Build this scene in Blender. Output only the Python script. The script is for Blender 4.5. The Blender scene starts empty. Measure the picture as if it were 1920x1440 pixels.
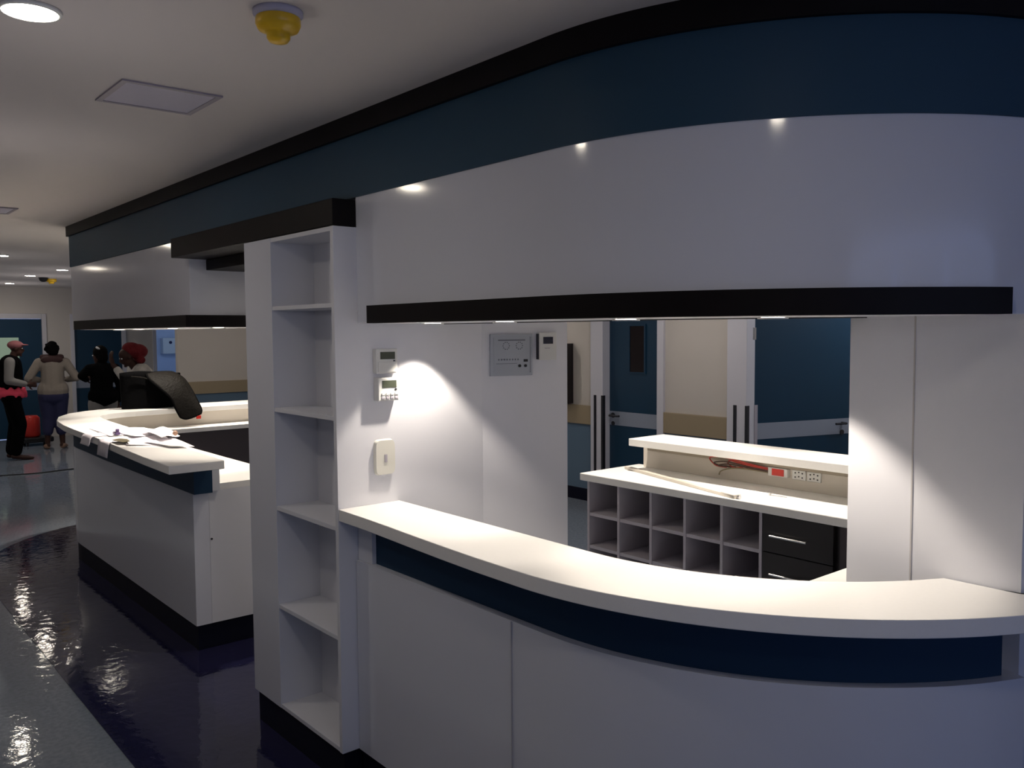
import bpy, bmesh, math, random
from mathutils import Vector, Matrix, Quaternion
random.seed(4)
PI = math.pi
scn = bpy.context.scene
COL = scn.collection

# ------------------------------------------------------------------ camera
H_EYE, FPX, PITCH, ROLL, YAW = 1.70, 1622.0, 0.060421, -0.006811, 0.695995
fw = Vector((math.sin(YAW)*math.cos(PITCH), math.cos(YAW)*math.cos(PITCH), -math.sin(PITCH)))
r0 = Vector((math.cos(YAW), -math.sin(YAW), 0)); u0 = r0.cross(fw)
rt = r0*math.cos(ROLL)+u0*math.sin(ROLL); up = u0*math.cos(ROLL)-r0*math.sin(ROLL)
cd = bpy.data.cameras.new('camera'); cam = bpy.data.objects.new('camera', cd); COL.objects.link(cam)
cd.sensor_fit = 'HORIZONTAL'; cd.sensor_width = 36.0; cd.lens = 36.0*FPX/1920.0
cd.clip_start = 0.05; cd.clip_end = 100
m = Matrix((rt, up, -fw)).transposed().to_4x4(); m.translation = Vector((0, 0, H_EYE)); cam.matrix_world = m
scn.camera = cam

# ------------------------------------------------------------------ world, exposure, cool fill and daylight
w = bpy.data.worlds.new('world'); scn.world = w; w.use_nodes = True
w.node_tree.nodes['Background'].inputs[0].default_value = (0.45, 0.58, 1.0, 1)
w.node_tree.nodes['Background'].inputs[1].default_value = 0.6
vs = scn.view_settings
scn.display_settings.display_device = 'sRGB'
vs.view_transform = 'Standard'; vs.look = 'None'; vs.gamma = 1.0; vs.exposure = 0.45
try: vs.use_curve_mapping = False
except Exception: pass

def lamp(name, kind, loc, energy, color=(1, 1, 1), rot=(0, 0, 0), **kw):
    d = bpy.data.lights.new(name, kind); d.energy = energy; d.color = color
    for k, v in kw.items(): setattr(d, k, v)
    o = bpy.data.objects.new(name, d); COL.objects.link(o); o.location = loc; o.rotation_euler = rot
    return o
# added cool fill at an unseen rear window, and daylight by the window of the far side room
lamp('rear_cool_fill', 'AREA', (1.2, -3.85, 1.5), 80, (0.37, 0.50, 1.0), (PI/2, 0, PI), shape='RECTANGLE', size=4.2, size_y=1.6)
lamp('daylight_side_room', 'AREA', (5.6, 16.7, 2.2), 16, (0.45, 0.65, 1.0), (math.radians(-50), 0, 0), shape='RECTANGLE', size=0.8, size_y=0.6)

# ------------------------------------------------------------------ materials
def mat(name, col, rough=0.5, metal=0.0, spec=0.5, noise=0.0, nscale=20.0, bump=0.0, bscale=60.0, emis=None, estr=0.0, coat=0.0):
    m = bpy.data.materials.new(name); m.use_nodes = True
    nt = m.node_tree; b = nt.nodes['Principled BSDF']
    c = tuple(col)+(1,)
    b.inputs['Base Color'].default_value = c
    b.inputs['Roughness'].default_value = rough; b.inputs['Metallic'].default_value = metal
    b.inputs['Specular IOR Level'].default_value = spec
    if coat: b.inputs['Coat Weight'].default_value = coat; b.inputs['Coat Roughness'].default_value = 0.04
    if noise or bump:
        tc = nt.nodes.new('ShaderNodeTexCoord')
    if noise:
        n = nt.nodes.new('ShaderNodeTexNoise'); n.inputs['Scale'].default_value = nscale; n.inputs['Detail'].default_value = 4
        nt.links.new(tc.outputs['Object'], n.inputs['Vector'])
        mx = nt.nodes.new('ShaderNodeMix'); mx.data_type = 'RGBA'
        mx.inputs[6].default_value = tuple(max(0, x*(1-noise)) for x in col)+(1,)
        mx.inputs[7].default_value = tuple(min(1, x*(1+noise)) for x in col)+(1,)
        nt.links.new(n.outputs['Fac'], mx.inputs[0]); nt.links.new(mx.outputs[2], b.inputs['Base Color'])
    if bump:
        n2 = nt.nodes.new('ShaderNodeTexNoise'); n2.inputs['Scale'].default_value = bscale; n2.inputs['Detail'].default_value = 3
        nt.links.new(tc.outputs['Object'], n2.inputs['Vector'])
        bp = nt.nodes.new('ShaderNodeBump'); bp.inputs['Strength'].default_value = bump; bp.inputs['Distance'].default_value = 0.02
        nt.links.new(n2.outputs['Fac'], bp.inputs['Height']); nt.links.new(bp.outputs['Normal'], b.inputs['Normal'])
    if emis:
        b.inputs['Emission Color'].default_value = tuple(emis)+(1,); b.inputs['Emission Strength'].default_value = estr
    return m
M = {}
M['lam'] = mat('white_laminate', (0.70, 0.715, 0.78), 0.10, spec=0.5)
M['lam_matt'] = mat('white_panel_satin', (0.75, 0.755, 0.80), 0.32)
M['stone'] = mat('white_solid_surface', (0.86, 0.85, 0.83), 0.38, noise=0.02, nscale=90)
M['teal'] = mat('dark_teal_laminate', (0.026, 0.068, 0.112), 0.48, spec=0.22)
M['tealc'] = mat('navy_teal_laminate', (0.018, 0.048, 0.095), 0.5, spec=0.15)
M['wenge'] = mat('dark_wenge', (0.008, 0.006, 0.0065), 0.5, spec=0.15, noise=0.3, nscale=14)
M['plinth'] = mat('dark_navy_plinth', (0.006, 0.007, 0.018), 0.5, spec=0.15)
M['ceil'] = mat('ceiling_paint', (0.72, 0.67, 0.635), 0.8, bump=0.03, bscale=3.0)
M['wall'] = mat('beige_wall_paint', (0.62, 0.58, 0.53), 0.6, noise=0.03, nscale=4)
M['wallblue'] = mat('blue_grey_dado_vinyl', (0.12, 0.19, 0.27), 0.4)
M['rail'] = mat('tan_wall_guard', (0.36, 0.29, 0.19), 0.45)
M['door'] = mat('deep_blue_door', (0.010, 0.044, 0.088), 0.35, spec=0.4)
M['doorband'] = mat('door_kick_band', (0.30, 0.34, 0.42), 0.35)
M['frame'] = mat('white_door_frame', (0.66, 0.66, 0.72), 0.35)
M['metal'] = mat('brushed_steel', (0.55, 0.55, 0.57), 0.28, metal=1.0)
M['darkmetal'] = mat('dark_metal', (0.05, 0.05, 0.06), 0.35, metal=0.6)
M['blackglass'] = mat('dark_glass_pane', (0.012, 0.008, 0.010), 0.08)
M['cub'] = mat('grey_board', (0.46, 0.43, 0.48), 0.45)
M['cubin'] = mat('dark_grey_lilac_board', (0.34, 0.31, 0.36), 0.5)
M['drawer'] = mat('black_drawer_front', (0.012, 0.010, 0.011), 0.3)
M['brown'] = mat('dark_brown_board', (0.05, 0.04, 0.045), 0.4)
M['cream'] = mat('cream_board', (0.66, 0.61, 0.54), 0.45)
M['creamd'] = mat('tan_trunking', (0.36, 0.31, 0.24), 0.5)
M['plastic'] = mat('white_plastic', (0.72, 0.72, 0.70), 0.35)
M['plasticc'] = mat('cream_plastic', (0.74, 0.73, 0.66), 0.35)
M['lcd'] = mat('lcd_green_grey', (0.065, 0.075, 0.055), 0.2)
M['lcdb'] = mat('lcd_dark_blue', (0.008, 0.010, 0.03), 0.15)
M['silver'] = mat('silver_panel', (0.42, 0.45, 0.50), 0.35, metal=0.3)
M['silverd'] = mat('silver_panel_print', (0.16, 0.17, 0.20), 0.5)
M['yellow'] = mat('yellow_plastic_cover', (0.75, 0.46, 0.02), 0.3)
M['lilac'] = mat('access_hatch_paint', (0.50, 0.48, 0.58), 0.6)
M['lilacd'] = mat('access_hatch_frame', (0.30, 0.27, 0.32), 0.5)
M['blackcloth'] = mat('black_fabric', (0.0025, 0.0025, 0.003), 0.9, spec=0.05, bump=0.25, bscale=30)
M['blackmesh'] = mat('charcoal_lining', (0.007, 0.006, 0.005), 0.6, spec=0.12, bump=0.3, bscale=60)
M['red'] = mat('red_plastic', (0.60, 0.03, 0.02), 0.35)
M['redcloth'] = mat('dark_red_knit', (0.14, 0.004, 0.008), 0.85, bump=0.4, bscale=60)
M['coral'] = mat('coral_pink_cloth', (0.85, 0.07, 0.13), 0.7, bump=0.3, bscale=25)
M['pinkcap'] = mat('faded_pink_cap', (0.24, 0.085, 0.09), 0.8)
M['skin'] = mat('dark_brown_skin', (0.045, 0.019, 0.014), 0.55, spec=0.3)
M['hair'] = mat('black_hair', (0.004, 0.0035, 0.0035), 0.9, spec=0.05, bump=0.6, bscale=70)
M['beigeknit'] = mat('beige_cardigan', (0.26, 0.225, 0.19), 0.85, bump=0.2, bscale=50)
M['hood'] = mat('maroon_brown_hood', (0.045, 0.02, 0.02), 0.8)
M['navycloth'] = mat('navy_denim', (0.022, 0.024, 0.075), 0.8)
M['greycloth'] = mat('grey_cloth', (0.20, 0.19, 0.18), 0.8)
M['whitecloth'] = mat('white_patterned_cloth', (0.45, 0.43, 0.40), 0.8, noise=0.6, nscale=14)
M['shoe'] = mat('tan_shoe', (0.30, 0.18, 0.12), 0.5)
M['paper'] = mat('white_paper', (0.84, 0.81, 0.84), 0.7)
M['paper2'] = mat('lilac_white_paper', (0.74, 0.70, 0.76), 0.7)
M['olive'] = mat('olive_paper', (0.09, 0.075, 0.035), 0.6)
M['purple'] = mat('dark_purple_plastic', (0.07, 0.04, 0.12), 0.4)
M['cable'] = mat('black_rubber', (0.012, 0.012, 0.014), 0.4)
M['wirered'] = mat('red_wire_insulation', (0.45, 0.04, 0.03), 0.4)
M['wirebrown'] = mat('brown_wire_insulation', (0.06, 0.03, 0.02), 0.4)
M['wireolive'] = mat('olive_wire_insulation', (0.20, 0.17, 0.09), 0.4)
M['cooler'] = mat('blue_white_paint', (0.55, 0.62, 0.78), 0.5)
M['greenwin'] = mat('frosted_pane', (0.30, 0.40, 0.30), 0.3, emis=(0.30, 0.42, 0.32), estr=0.22)
M['seam'] = mat('panel_joint', (0.52, 0.50, 0.50), 0.6)
M['glow'] = mat('downlight_diffuser', (1, 1, 1), 0.5, emis=(1.0, 0.90, 0.74), estr=45)
M['glowc'] = mat('spot_lens', (1, 1, 1), 0.5, emis=(1.0, 0.88, 0.70), estr=90)

def floor_mat(name, c1, c2, rough):
    m = bpy.data.materials.new(name); m.use_nodes = True; nt = m.node_tree; b = nt.nodes['Principled BSDF']
    tc = nt.nodes.new('ShaderNodeTexCoord')
    n = nt.nodes.new('ShaderNodeTexNoise'); n.inputs['Scale'].default_value = 45; n.inputs['Detail'].default_value = 6
    nt.links.new(tc.outputs['Object'], n.inputs['Vector'])
    r = nt.nodes.new('ShaderNodeValToRGB'); r.color_ramp.elements[0].position = 0.38; r.color_ramp.elements[1].position = 0.64
    r.color_ramp.elements[0].color = tuple(c1)+(1,); r.color_ramp.elements[1].color = tuple(c2)+(1,)
    nt.links.new(n.outputs['Fac'], r.inputs[0]); nt.links.new(r.outputs[0], b.inputs['Base Color'])
    b.inputs['Roughness'].default_value = rough
    n2 = nt.nodes.new('ShaderNodeTexNoise'); n2.inputs['Scale'].default_value = 14.0; n2.inputs['Detail'].default_value = 4; n2.inputs['Distortion'].default_value = 0.5
    nt.links.new(tc.outputs['Object'], n2.inputs['Vector'])
    bp = nt.nodes.new('ShaderNodeBump'); bp.inputs['Strength'].default_value = 0.22; bp.inputs['Distance'].default_value = 0.006
    nt.links.new(n2.outputs['Fac'], bp.inputs['Height']); nt.links.new(bp.outputs['Normal'], b.inputs['Normal'])
    return m
M['floor'] = floor_mat('light_blue_grey_vinyl', (0.19, 0.225, 0.275), (0.245, 0.28, 0.335), 0.055)
M['inlay'] = floor_mat('navy_vinyl', (0.016, 0.016, 0.050), (0.020, 0.020, 0.066), 0.045)

# ------------------------------------------------------------------ mesh helpers
def NB(): return bmesh.new()
def box(bm, x0, x1, y0, y1, z0, z1, rot=0.0, piv=None, mi=0):
    vs_ = [bm.verts.new((x, y, z)) for z in (z0, z1) for (x, y) in ((x0, y0), (x1, y0), (x1, y1), (x0, y1))]
    fs = [(0, 3, 2, 1), (4, 5, 6, 7), (0, 1, 5, 4), (1, 2, 6, 5), (2, 3, 7, 6), (3, 0, 4, 7)]
    for f in fs: bm.faces.new([vs_[i] for i in f]).material_index = mi
    if rot:
        bmesh.ops.rotate(bm, verts=vs_, cent=piv or Vector(((x0+x1)/2, (y0+y1)/2, 0)), matrix=Matrix.Rotation(rot, 3, 'Z'))
    return vs_
def prism(bm, poly, z0, z1, mi=0):
    n = len(poly)
    a = [bm.verts.new((x, y, z0)) for x, y in poly]; b = [bm.verts.new((x, y, z1)) for x, y in poly]
    bm.faces.new(a[::-1]).material_index = mi; bm.faces.new(b).material_index = mi
    for i in range(n):
        j = (i+1) % n; bm.faces.new((a[i], a[j], b[j], b[i])).material_index = mi
    bmesh.ops.recalc_face_normals(bm, faces=bm.faces)
def strip(bm, outer, inner, z0, z1, mi=0):
    """wall-like solid between two polylines of equal length"""
    n = len(outer); R = []
    for (o, i) in zip(outer, inner):
        R.append([bm.verts.new((o[0], o[1], z0)), bm.verts.new((o[0], o[1], z1)), bm.verts.new((i[0], i[1], z1)), bm.verts.new((i[0], i[1], z0))])
    for k in range(n-1):
        for q in range(4):
            bm.faces.new((R[k][q], R[k+1][q], R[k+1][(q+1) % 4], R[k][(q+1) % 4])).material_index = mi
    bm.faces.new(R[0]); bm.faces.new(R[-1][::-1])
    bmesh.ops.recalc_face_normals(bm, faces=bm.faces)
def cyl(bm, p0, p1, r0, r1=None, n=16):
    r1 = r0 if r1 is None else r1
    p0 = Vector(p0); p1 = Vector(p1); d = (p1-p0); L = d.length; q = d.to_track_quat('Z', 'Y')
    a = []; b = []
    for i in range(n):
        t = 2*PI*i/n; v = Vector((math.cos(t), math.sin(t), 0))
        a.append(bm.verts.new(p0+q @ (v*r0))); b.append(bm.verts.new(p1+q @ (v*r1)))
    bm.faces.new(a[::-1]); bm.faces.new(b)
    for i in range(n): bm.faces.new((a[i], a[(i+1) % n], b[(i+1) % n], b[i]))
def lathe(bm, prof, c=(0, 0, 0), n=28):
    rings = []
    for (r, z) in prof:
        rings.append([bm.verts.new((c[0]+r*math.cos(2*PI*i/n), c[1]+r*math.sin(2*PI*i/n), c[2]+z)) for i in range(n)])
    for k in range(len(rings)-1):
        for i in range(n): bm.faces.new((rings[k][i], rings[k][(i+1) % n], rings[k+1][(i+1) % n], rings[k+1][i]))
    bm.faces.new(rings[0][::-1]); bm.faces.new(rings[-1])
    bmesh.ops.recalc_face_normals(bm, faces=bm.faces)
def ell(bm, c, rad, rot=None, seg=16):
    mt = Matrix.Translation(Vector(c)) @ (rot.to_4x4() if rot else Matrix.Identity(4)) @ Matrix.Diagonal((rad[0], rad[1], rad[2], 1))
    bmesh.ops.create_uvsphere(bm, u_segments=seg, v_segments=max(8, seg*2//3), radius=1, matrix=mt)
def cap(bm, p0, p1, r0_, r1_):
    cyl(bm, p0, p1, r0_, r1_, 12); ell(bm, p0, (r0_,)*3, seg=12); ell(bm, p1, (r1_,)*3, seg=12)
def tube(bm, pts, r, n=8):
    pts = [Vector(p) for p in pts]; rings = []
    for i, p in enumerate(pts):
        d = (pts[min(i+1, len(pts)-1)]-pts[max(i-1, 0)]).normalized()
        s = d.cross(Vector((0, 0, 1)));
        if s.length < 1e-3: s = Vector((1, 0, 0))
        s.normalize(); t = s.cross(d)
        rings.append([bm.verts.new(p+(s*math.cos(2*PI*k/n)+t*math.sin(2*PI*k/n))*r) for k in range(n)])
    for a, b in zip(rings, rings[1:]):
        for k in range(n): bm.faces.new((a[k], a[(k+1) % n], b[(k+1) % n], b[k]))
    bm.faces.new(rings[0]); bm.faces.new(rings[-1][::-1]); bmesh.ops.recalc_face_normals(bm, faces=bm.faces)
def smoothpath(P, k=8):
    P = [Vector(p) for p in P]; out = []
    for i in range(len(P)-1):
        a = P[max(i-1, 0)]; b = P[i]; c = P[i+1]; d = P[min(i+2, len(P)-1)]
        for j in range(k):
            t = j/k; out.append(0.5*((2*b)+(c-a)*t+(2*a-5*b+4*c-d)*t*t+(3*b-a-3*c+d)*t**3))
    out.append(P[-1]); return out
def obj(name, bm, m, parent=None, smooth=False, bevel=0.0, seg=2, mods=None):
    me = bpy.data.meshes.new(name); bm.to_mesh(me); bm.free()
    for x in (m if isinstance(m, (list, tuple)) else [m]): me.materials.append(x)
    if smooth:
        for p in me.polygons: p.use_smooth = True
    o = bpy.data.objects.new(name, me); COL.objects.link(o)
    if parent: o.parent = parent
    if bevel:
        b = o.modifiers.new('bevel', 'BEVEL'); b.width = bevel; b.segments = seg; b.limit_method = 'ANGLE'; b.angle_limit = math.radians(40)
    return o
def autosm(o, ang=35):
    for p in o.data.polygons: p.use_smooth = True
    # keep hard edges sharp
    me = o.data; bm = bmesh.new(); bm.from_mesh(me)
    for e in bm.edges:
        if len(e.link_faces) == 2 and e.calc_face_angle(0) > math.radians(ang): e.smooth = False
    bm.to_mesh(me); bm.free(); return o
def tag(o, label, cat, group=None):
    o['label'] = label; o['category'] = cat
    if group: o['group'] = group
    return o
def thing(name, label, cat, loc=(0, 0, 0), rz=0.0, group=None):
    o = bpy.data.objects.new(name, None); COL.objects.link(o); o.location = loc; o.rotation_euler = (0, 0, rz)
    o.empty_display_size = 0.1
    return tag(o, label, cat, group)
def struct(name, bm, m, parent=None, **k):
    o = obj(name, bm, m, parent, **k)
    if not parent: o['kind'] = 'structure'
    return o
def part(name, bm, m, root, **k):
    """mesh written in world coordinates, hung under a root that sits elsewhere"""
    o = obj(name, bm, m, None, **k); mw = Matrix.Translation(root.location) @ Matrix.Rotation(root.rotation_euler.z, 4, 'Z')
    o.data.transform(mw.inverted()); o.parent = root; return o
def sub(name, bm, m, root, par, **k):
    o = part(name, bm, m, root, **k); o.parent = par; return o

# ------------------------------------------------------------------ plan geometry
XF, CY, CX = 1.605, 1.75, 2.625        # facade line, centre of the rounded corner
HC = 2.484                             # ceiling height
def path(r, y0, th_end, xs_end=None, n=40):
    P = [(CX-r, y0)]
    for i in range(0, 9): P.append((CX-r, y0+(CY-y0)*(i+1)/9))
    for i in range(1, n+1):
        t = math.radians(180+(th_end-180)*i/n); P.append((CX+r*math.cos(t), CY+r*math.sin(t)))
    if xs_end: P.append((xs_end, CY-r))
    return P

# ------------------------------------------------------------------ room shell
bm = NB(); box(bm, -2.2, 9.2, -4.0, 19.0, -0.10, 0.0); struct('floor', bm, M['floor'])
inl = [(0.972, -4.0), (0.972, 6.3)]
for i in range(1, 17):
    t = math.radians(180-90*i/16); inl.append((2.55+1.578*math.cos(t), 6.9+1.62*math.sin(t)))
inl += [(4.4, 8.52), (4.4, 7.6), (2.25, 7.6), (2.15, 6.9), (2.15, 1.75), (2.7, 1.1), (4.4, 1.1), (4.4, -4.0)]
bm = NB(); prism(bm, inl, 0.0, 0.003); o = struct('trim_1', bm, M['inlay'])
bm = NB(); box(bm, -2.2, 9.2, -4.0, 19.0, HC, HC+0.1); struct('ceiling', bm, M['ceil'])
bm = NB(); box(bm, -2.3, -2.2, -4.0, 19.0, 0, HC); struct('wall_left', bm, M['wall'])
# rear wall with an unseen window added to carry the cool fill
bm = NB(); box(bm, -2.2, -1.2, -4.1, -4.0, 0, HC); box(bm, 3.6, 9.2, -4.1, -4.0, 0, HC); box(bm, -1.2, 3.6, -4.1, -4.0, 0, 0.6); box(bm, -1.2, 3.6, -4.1, -4.0, 2.38, HC)
struct('wall_rear', bm, M['wall'])
wr = NB()
for x in (-1.2, 0.4, 2.0, 3.55): box(wr, x, x+0.05, -4.09, -4.03, 0.6, 2.38)
box(wr, -1.2, 3.6, -4.09, -4.03, 0.6, 0.65); box(wr, -1.2, 3.6, -4.09, -4.03, 2.33, 2.38)
struct('added_rear_window', wr, M['frame'])

# ---- long back wall at x=6.1 (doors, rail, dado)
XB = 6.10
bm = NB()
for (a, b) in ((-4.0, 2.90), (4.25, 5.19), (5.89, 13.4)):
    box(bm, XB, XB+0.12, a, b, 0.96, HC)
for (a, b) in ((2.90, 4.25), (5.19, 5.89)): box(bm, XB, XB+0.12, a, b, 2.08, HC)
struct('wall_back', bm, M['wall'])
bm = NB(); bd = NB(); bb = NB()
for (a, b) in ((-4.0, 2.90), (4.25, 5.19), (5.89, 13.4)):
    box(bm, XB-0.025, XB+0.12, a, b, 0.77, 0.96); box(bd, XB-0.006, XB+0.12, a, b, 0.12, 0.77); box(bb, XB-0.02, XB+0.12, a, b, 0, 0.12)
struct('trim_2', bm, M['rail'], bevel=0.006)
struct('wall_back_lower', bd, M['wallblue']); struct('baseboard_back', bb, M['plinth'])
# door 1 (closed)
d1 = bpy.data.objects.new('door_1', None); COL.objects.link(d1); d1.location = (XB, 5.2, 0); d1['kind'] = 'structure'
def door_leaf(root, x, y0, y1, window=None, hy=None):
    bm = NB(); box(bm, x, x+0.045, y0, y1, 0.01, 2.04); lf = part('leaf', bm, M['door'], root)
    bm = NB(); box(bm, x-0.004, x, y0+0.005, y1-0.005, 0.785, 0.92); part('kick_band', bm, M['doorband'], root)
    if window:
        a, b, c, d = window
        bm = NB(); box(bm, x-0.006, x+0.05, a, b, c, d); part('pane', bm, M['blackglass'], root)
        bm = NB(); t = 0.018
        box(bm, x-0.012, x+0.055, a-t, a, c-t, d+t); box(bm, x-0.012, x+0.055, b, b+t, c-t, d+t)
        box(bm, x-0.012, x+0.055, a, b, c-t, c); box(bm, x-0.012, x+0.055, a, b, d, d+t); part('pane_frame', bm, M['door'], root)
    if hy:
        bm = NB(); cyl(bm, (x, hy, 0.88), (x-0.05, hy, 0.88), 0.012); cyl(bm, (x-0.05, hy+0.01, 0.88), (x-0.05, hy-0.12, 0.88), 0.010)
        cyl(bm, (x, hy, 0.88), (x-0.008, hy, 0.88), 0.026); cyl(bm, (x, hy, 0.80), (x-0.008, hy, 0.80), 0.022)
        part('handle', bm, M['darkmetal'], root, smooth=False)
door_leaf(d1, XB+0.05, 5.21, 5.87, (5.42, 5.60, 1.31, 1.745), 5.82)
fr = NB(); box(fr, XB-0.05, XB+0.13, 5.87, 6.035, 0, 2.1); box(fr, XB-0.03, XB+0.13, 5.13, 5.205, 0, 2.1); box(fr, XB-0.03, XB+0.13, 5.205, 5.87, 2.04, 2.1)
part('door_frame', fr, M['frame'], d1, bevel=0.004)
bm = NB(); box(bm, XB-0.056, XB-0.05, 5.955, 5.985, 0.02, 1.075); box(bm, XB-0.056, XB-0.02, 5.862, 5.885, 0.02, 1.075); part('edge_guard', bm, M['darkmetal'], d1)
# door 2 (standing open into the room behind)
d2 = bpy.data.objects.new('door_2', None); COL.objects.link(d2); d2.location = (XB+0.05, 4.25, 0); d2['kind'] = 'structure'
fr = NB(); box(fr, XB-0.05, XB+0.13, 4.225, 4.42, 0, 2.1); box(fr, XB-0.03, XB+0.13, 2.82, 2.90, 0, 2.1); box(fr, XB-0.03, XB+0.13, 2.90, 4.225, 2.04, 2.1)
part('door_frame', fr, M['frame'], d2, bevel=0.004)
bm = NB(); box(bm, XB-0.056, XB-0.05, 4.32, 4.35, 0.02, 1.075); box(bm, XB-0.056, XB-0.02, 4.215, 4.235, 0.02, 1.075); part('edge_guard', bm, M['darkmetal'], d2)
a2 = math.atan2(-0.30, 1.0)
def rotpart(name, bmx, mm, **k):
    for v in bmx.verts: v.co = Matrix.Rotation(a2, 4, 'Z') @ v.co
    return obj(name, bmx, mm, d2, **k)
bm = NB(); box(bm, 0.02, 1.26, -0.02, 0.025, 0.01, 2.04); rotpart('leaf', bm, M['door'])
bm = NB(); box(bm, 0.05, 1.24, -0.024, -0.02, 0.785, 0.92); rotpart('kick_band', bm, M['doorband'])
bm = NB(); box(bm, 0.02, 0.05, -0.026, 0.03, 0.01, 1.075); rotpart('edge_guard', bm, M['cub'])
bm = NB(); cyl(bm, (0.0, -0.02, 1.62), (0.0, -0.02, 1.72), 0.012); box(bm, 0.0, 0.03, -0.024, -0.018, 1.62, 1.72); rotpart('hinge', bm, M['metal'])
bm = NB(); cyl(bm, (0.97, -0.02, 0.88), (0.97, -0.07, 0.88), 0.012); cyl(bm, (0.98, -0.07, 0.88), (0.86, -0.07, 0.88), 0.010); cyl(bm, (0.97, -0.02, 0.80), (0.97, -0.03, 0.80), 0.022); rotpart('handle', bm, M['darkmetal'])
# room behind door 2
bm = NB(); box(bm, 8.2, 8.3, 1.5, 6.5, 0, HC); box(bm, XB+0.12, 8.2, 1.4, 1.5, 0, HC); box(bm, XB+0.12, 8.2, 6.5, 6.6, 0, HC); struct('wall_side_room', bm, M['wall'])

lamp('side_room_lamp', 'POINT', (7.3, 3.2, 2.3), 14, (0.9, 0.93, 1.0), shadow_soft_size=0.1)
# ---- far end of the corridor
YE = 16.0
bm = NB(); box(bm, -2.2, 2.30, YE, YE+0.12, 0, HC); box(bm, 3.30, 3.66, YE, YE+0.12, 0, HC); box(bm, 4.52, 5.04, YE, YE+0.12, 0, HC)
box(bm, 2.30, 3.30, YE, YE+0.12, 2.05, HC); box(bm, 3.66, 4.52, YE, YE+0.12, 2.05, HC); box(bm, 5.04, 5.95, YE, YE+0.12, 2.05, HC); box(bm, 5.95, 9.2, YE, YE+0.12, 0, HC)
struct('wall_far', bm, M['wall'])
def far_door(nm, x0, x1, pane=None, fm='frame'):
    r = bpy.data.objects.new(nm, None); COL.objects.link(r); r.location = (x0, YE, 0); r['kind'] = 'structure'
    bm = NB(); box(bm, x0+0.06, x1-0.06, YE+0.02, YE+0.065, 0.01, 1.96); part('leaf', bm, M['door'], r)
    bm = NB(); box(bm, x0+0.07, x1-0.07, YE+0.015, YE+0.02, 0.79, 0.955); part('kick_band', bm, M['doorband'], r)
    bm = NB(); box(bm, x0, x0+0.06, YE-0.03, YE+0.12, 0, 2.05); box(bm, x1-0.07, x1, YE-0.03, YE+0.12, 0, 2.05); box(bm, x0+0.06, x1-0.07, YE-0.03, YE+0.12, 1.965, 2.05)
    part('door_frame', bm, M[fm], r, bevel=0.005)
    if pane:
        a, b, c, d = pane
        bm = NB(); box(bm, a, b, YE+0.008, YE+0.019, c, d); part('pane', bm, M['greenwin'], r)
        bm = NB(); t = 0.02
        box(bm, a-t, a, YE+0.005, YE+0.02, c-t, d+t); box(bm, b, b+t, YE+0.005, YE+0.02, c-t, d+t); box(bm, a, b, YE+0.005, YE+0.02, c-t, c); box(bm, a, b, YE+0.005, YE+0.02, d, d+t); part('pane_frame', bm, M['door'], r)
    return r
M['alu'] = mat('polished_door_frame', (0.75, 0.74, 0.78), 0.25, metal=0.4)
far_door('door_3', 2.30, 3.30, (2.55, 2.89, 1.18, 1.66), 'alu')
far_door('door_4', 3.66, 4.55)
d5 = NB(); box(d5, 5.0, 5.06, YE-0.03, YE+0.12, 0, 2.1); box(d5, 5.93, 5.99, YE-0.03, YE+0.12, 0, 2.1); box(d5, 5.06, 5.93, YE-0.03, YE+0.12, 2.04, 2.1); struct('trim_3', d5, M['frame'])
bm = NB(); box(bm, 4.3, 7.0, 18.0, 18.1, 0, HC); box(bm, 4.2, 4.3, YE+0.12, 18.1, 0, HC); box(bm, 7.0, 7.1, YE+0.12, 18.1, 0, HC); struct('wall_blue_room', bm, M['cooler'])
# nearer cross wall behind left station
bm = NB(); box(bm, 4.56, XB+0.12, 13.4, 13.52, 0.96, HC); struct('wall_cross', bm, M['wall'])
bm = NB(); box(bm, 4.56, XB-0.03, 13.375, 13.52, 0.77, 0.96); struct('trim_4', bm, M['rail'])
bm = NB(); box(bm, 4.56, XB-0.01, 13.395, 13.52, 0, 0.77); struct('wall_cross_lower', bm, M['wallblue'])
bm = NB(); box(bm, 9.1, 9.2, -4, 19, 0, HC); struct('wall_right', bm, M['wall'])

# ------------------------------------------------------------------ station facade (structure)
TH = 270
ZT, ZB = 2.191, 2.412
bm = NB(); strip(bm, path(1.02, 2.80, TH, 3.9), path(0.66, 2.80, TH, 3.9), 1.737, ZT)
o = autosm(struct('wall_station_right', bm, M['lam']))
bm = NB(); box(bm, 1.605, 2.18, 4.51, 6.93, 1.737, ZT); o = struct('wall_station_left', bm, M['lam'], bevel=0.003)
bm = NB(); box(bm, 1.625, 2.05, 2.80, 4.51, 2.105, ZT); struct('wall_station_bridge', bm, M['lam_matt'])
po = [(1.600, 6.935)]+[(1.600, 6.93+(2.8-6.93)*i/20) for i in range(1, 21)]+path(1.025, 2.79, TH, 3.9)
pi_ = [(2.0, 6.935)]+[(2.0, 6.93+(2.8-6.93)*i/20) for i in range(1, 21)]+path(0.625, 2.79, TH, 3.9)
bm = NB(); strip(bm, po, pi_, ZT, ZB); autosm(struct('trim_5', bm, M['teal']))
po2 = [(1.585, 6.95)]+[(1.585, 6.93+(2.8-6.93)*i/20) for i in range(1, 21)]+path(1.04, 2.79, TH, 3.9)
bm = NB(); strip(bm, po2, pi_, ZB, HC); autosm(struct('trim_6', bm, M['wenge']))
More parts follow.
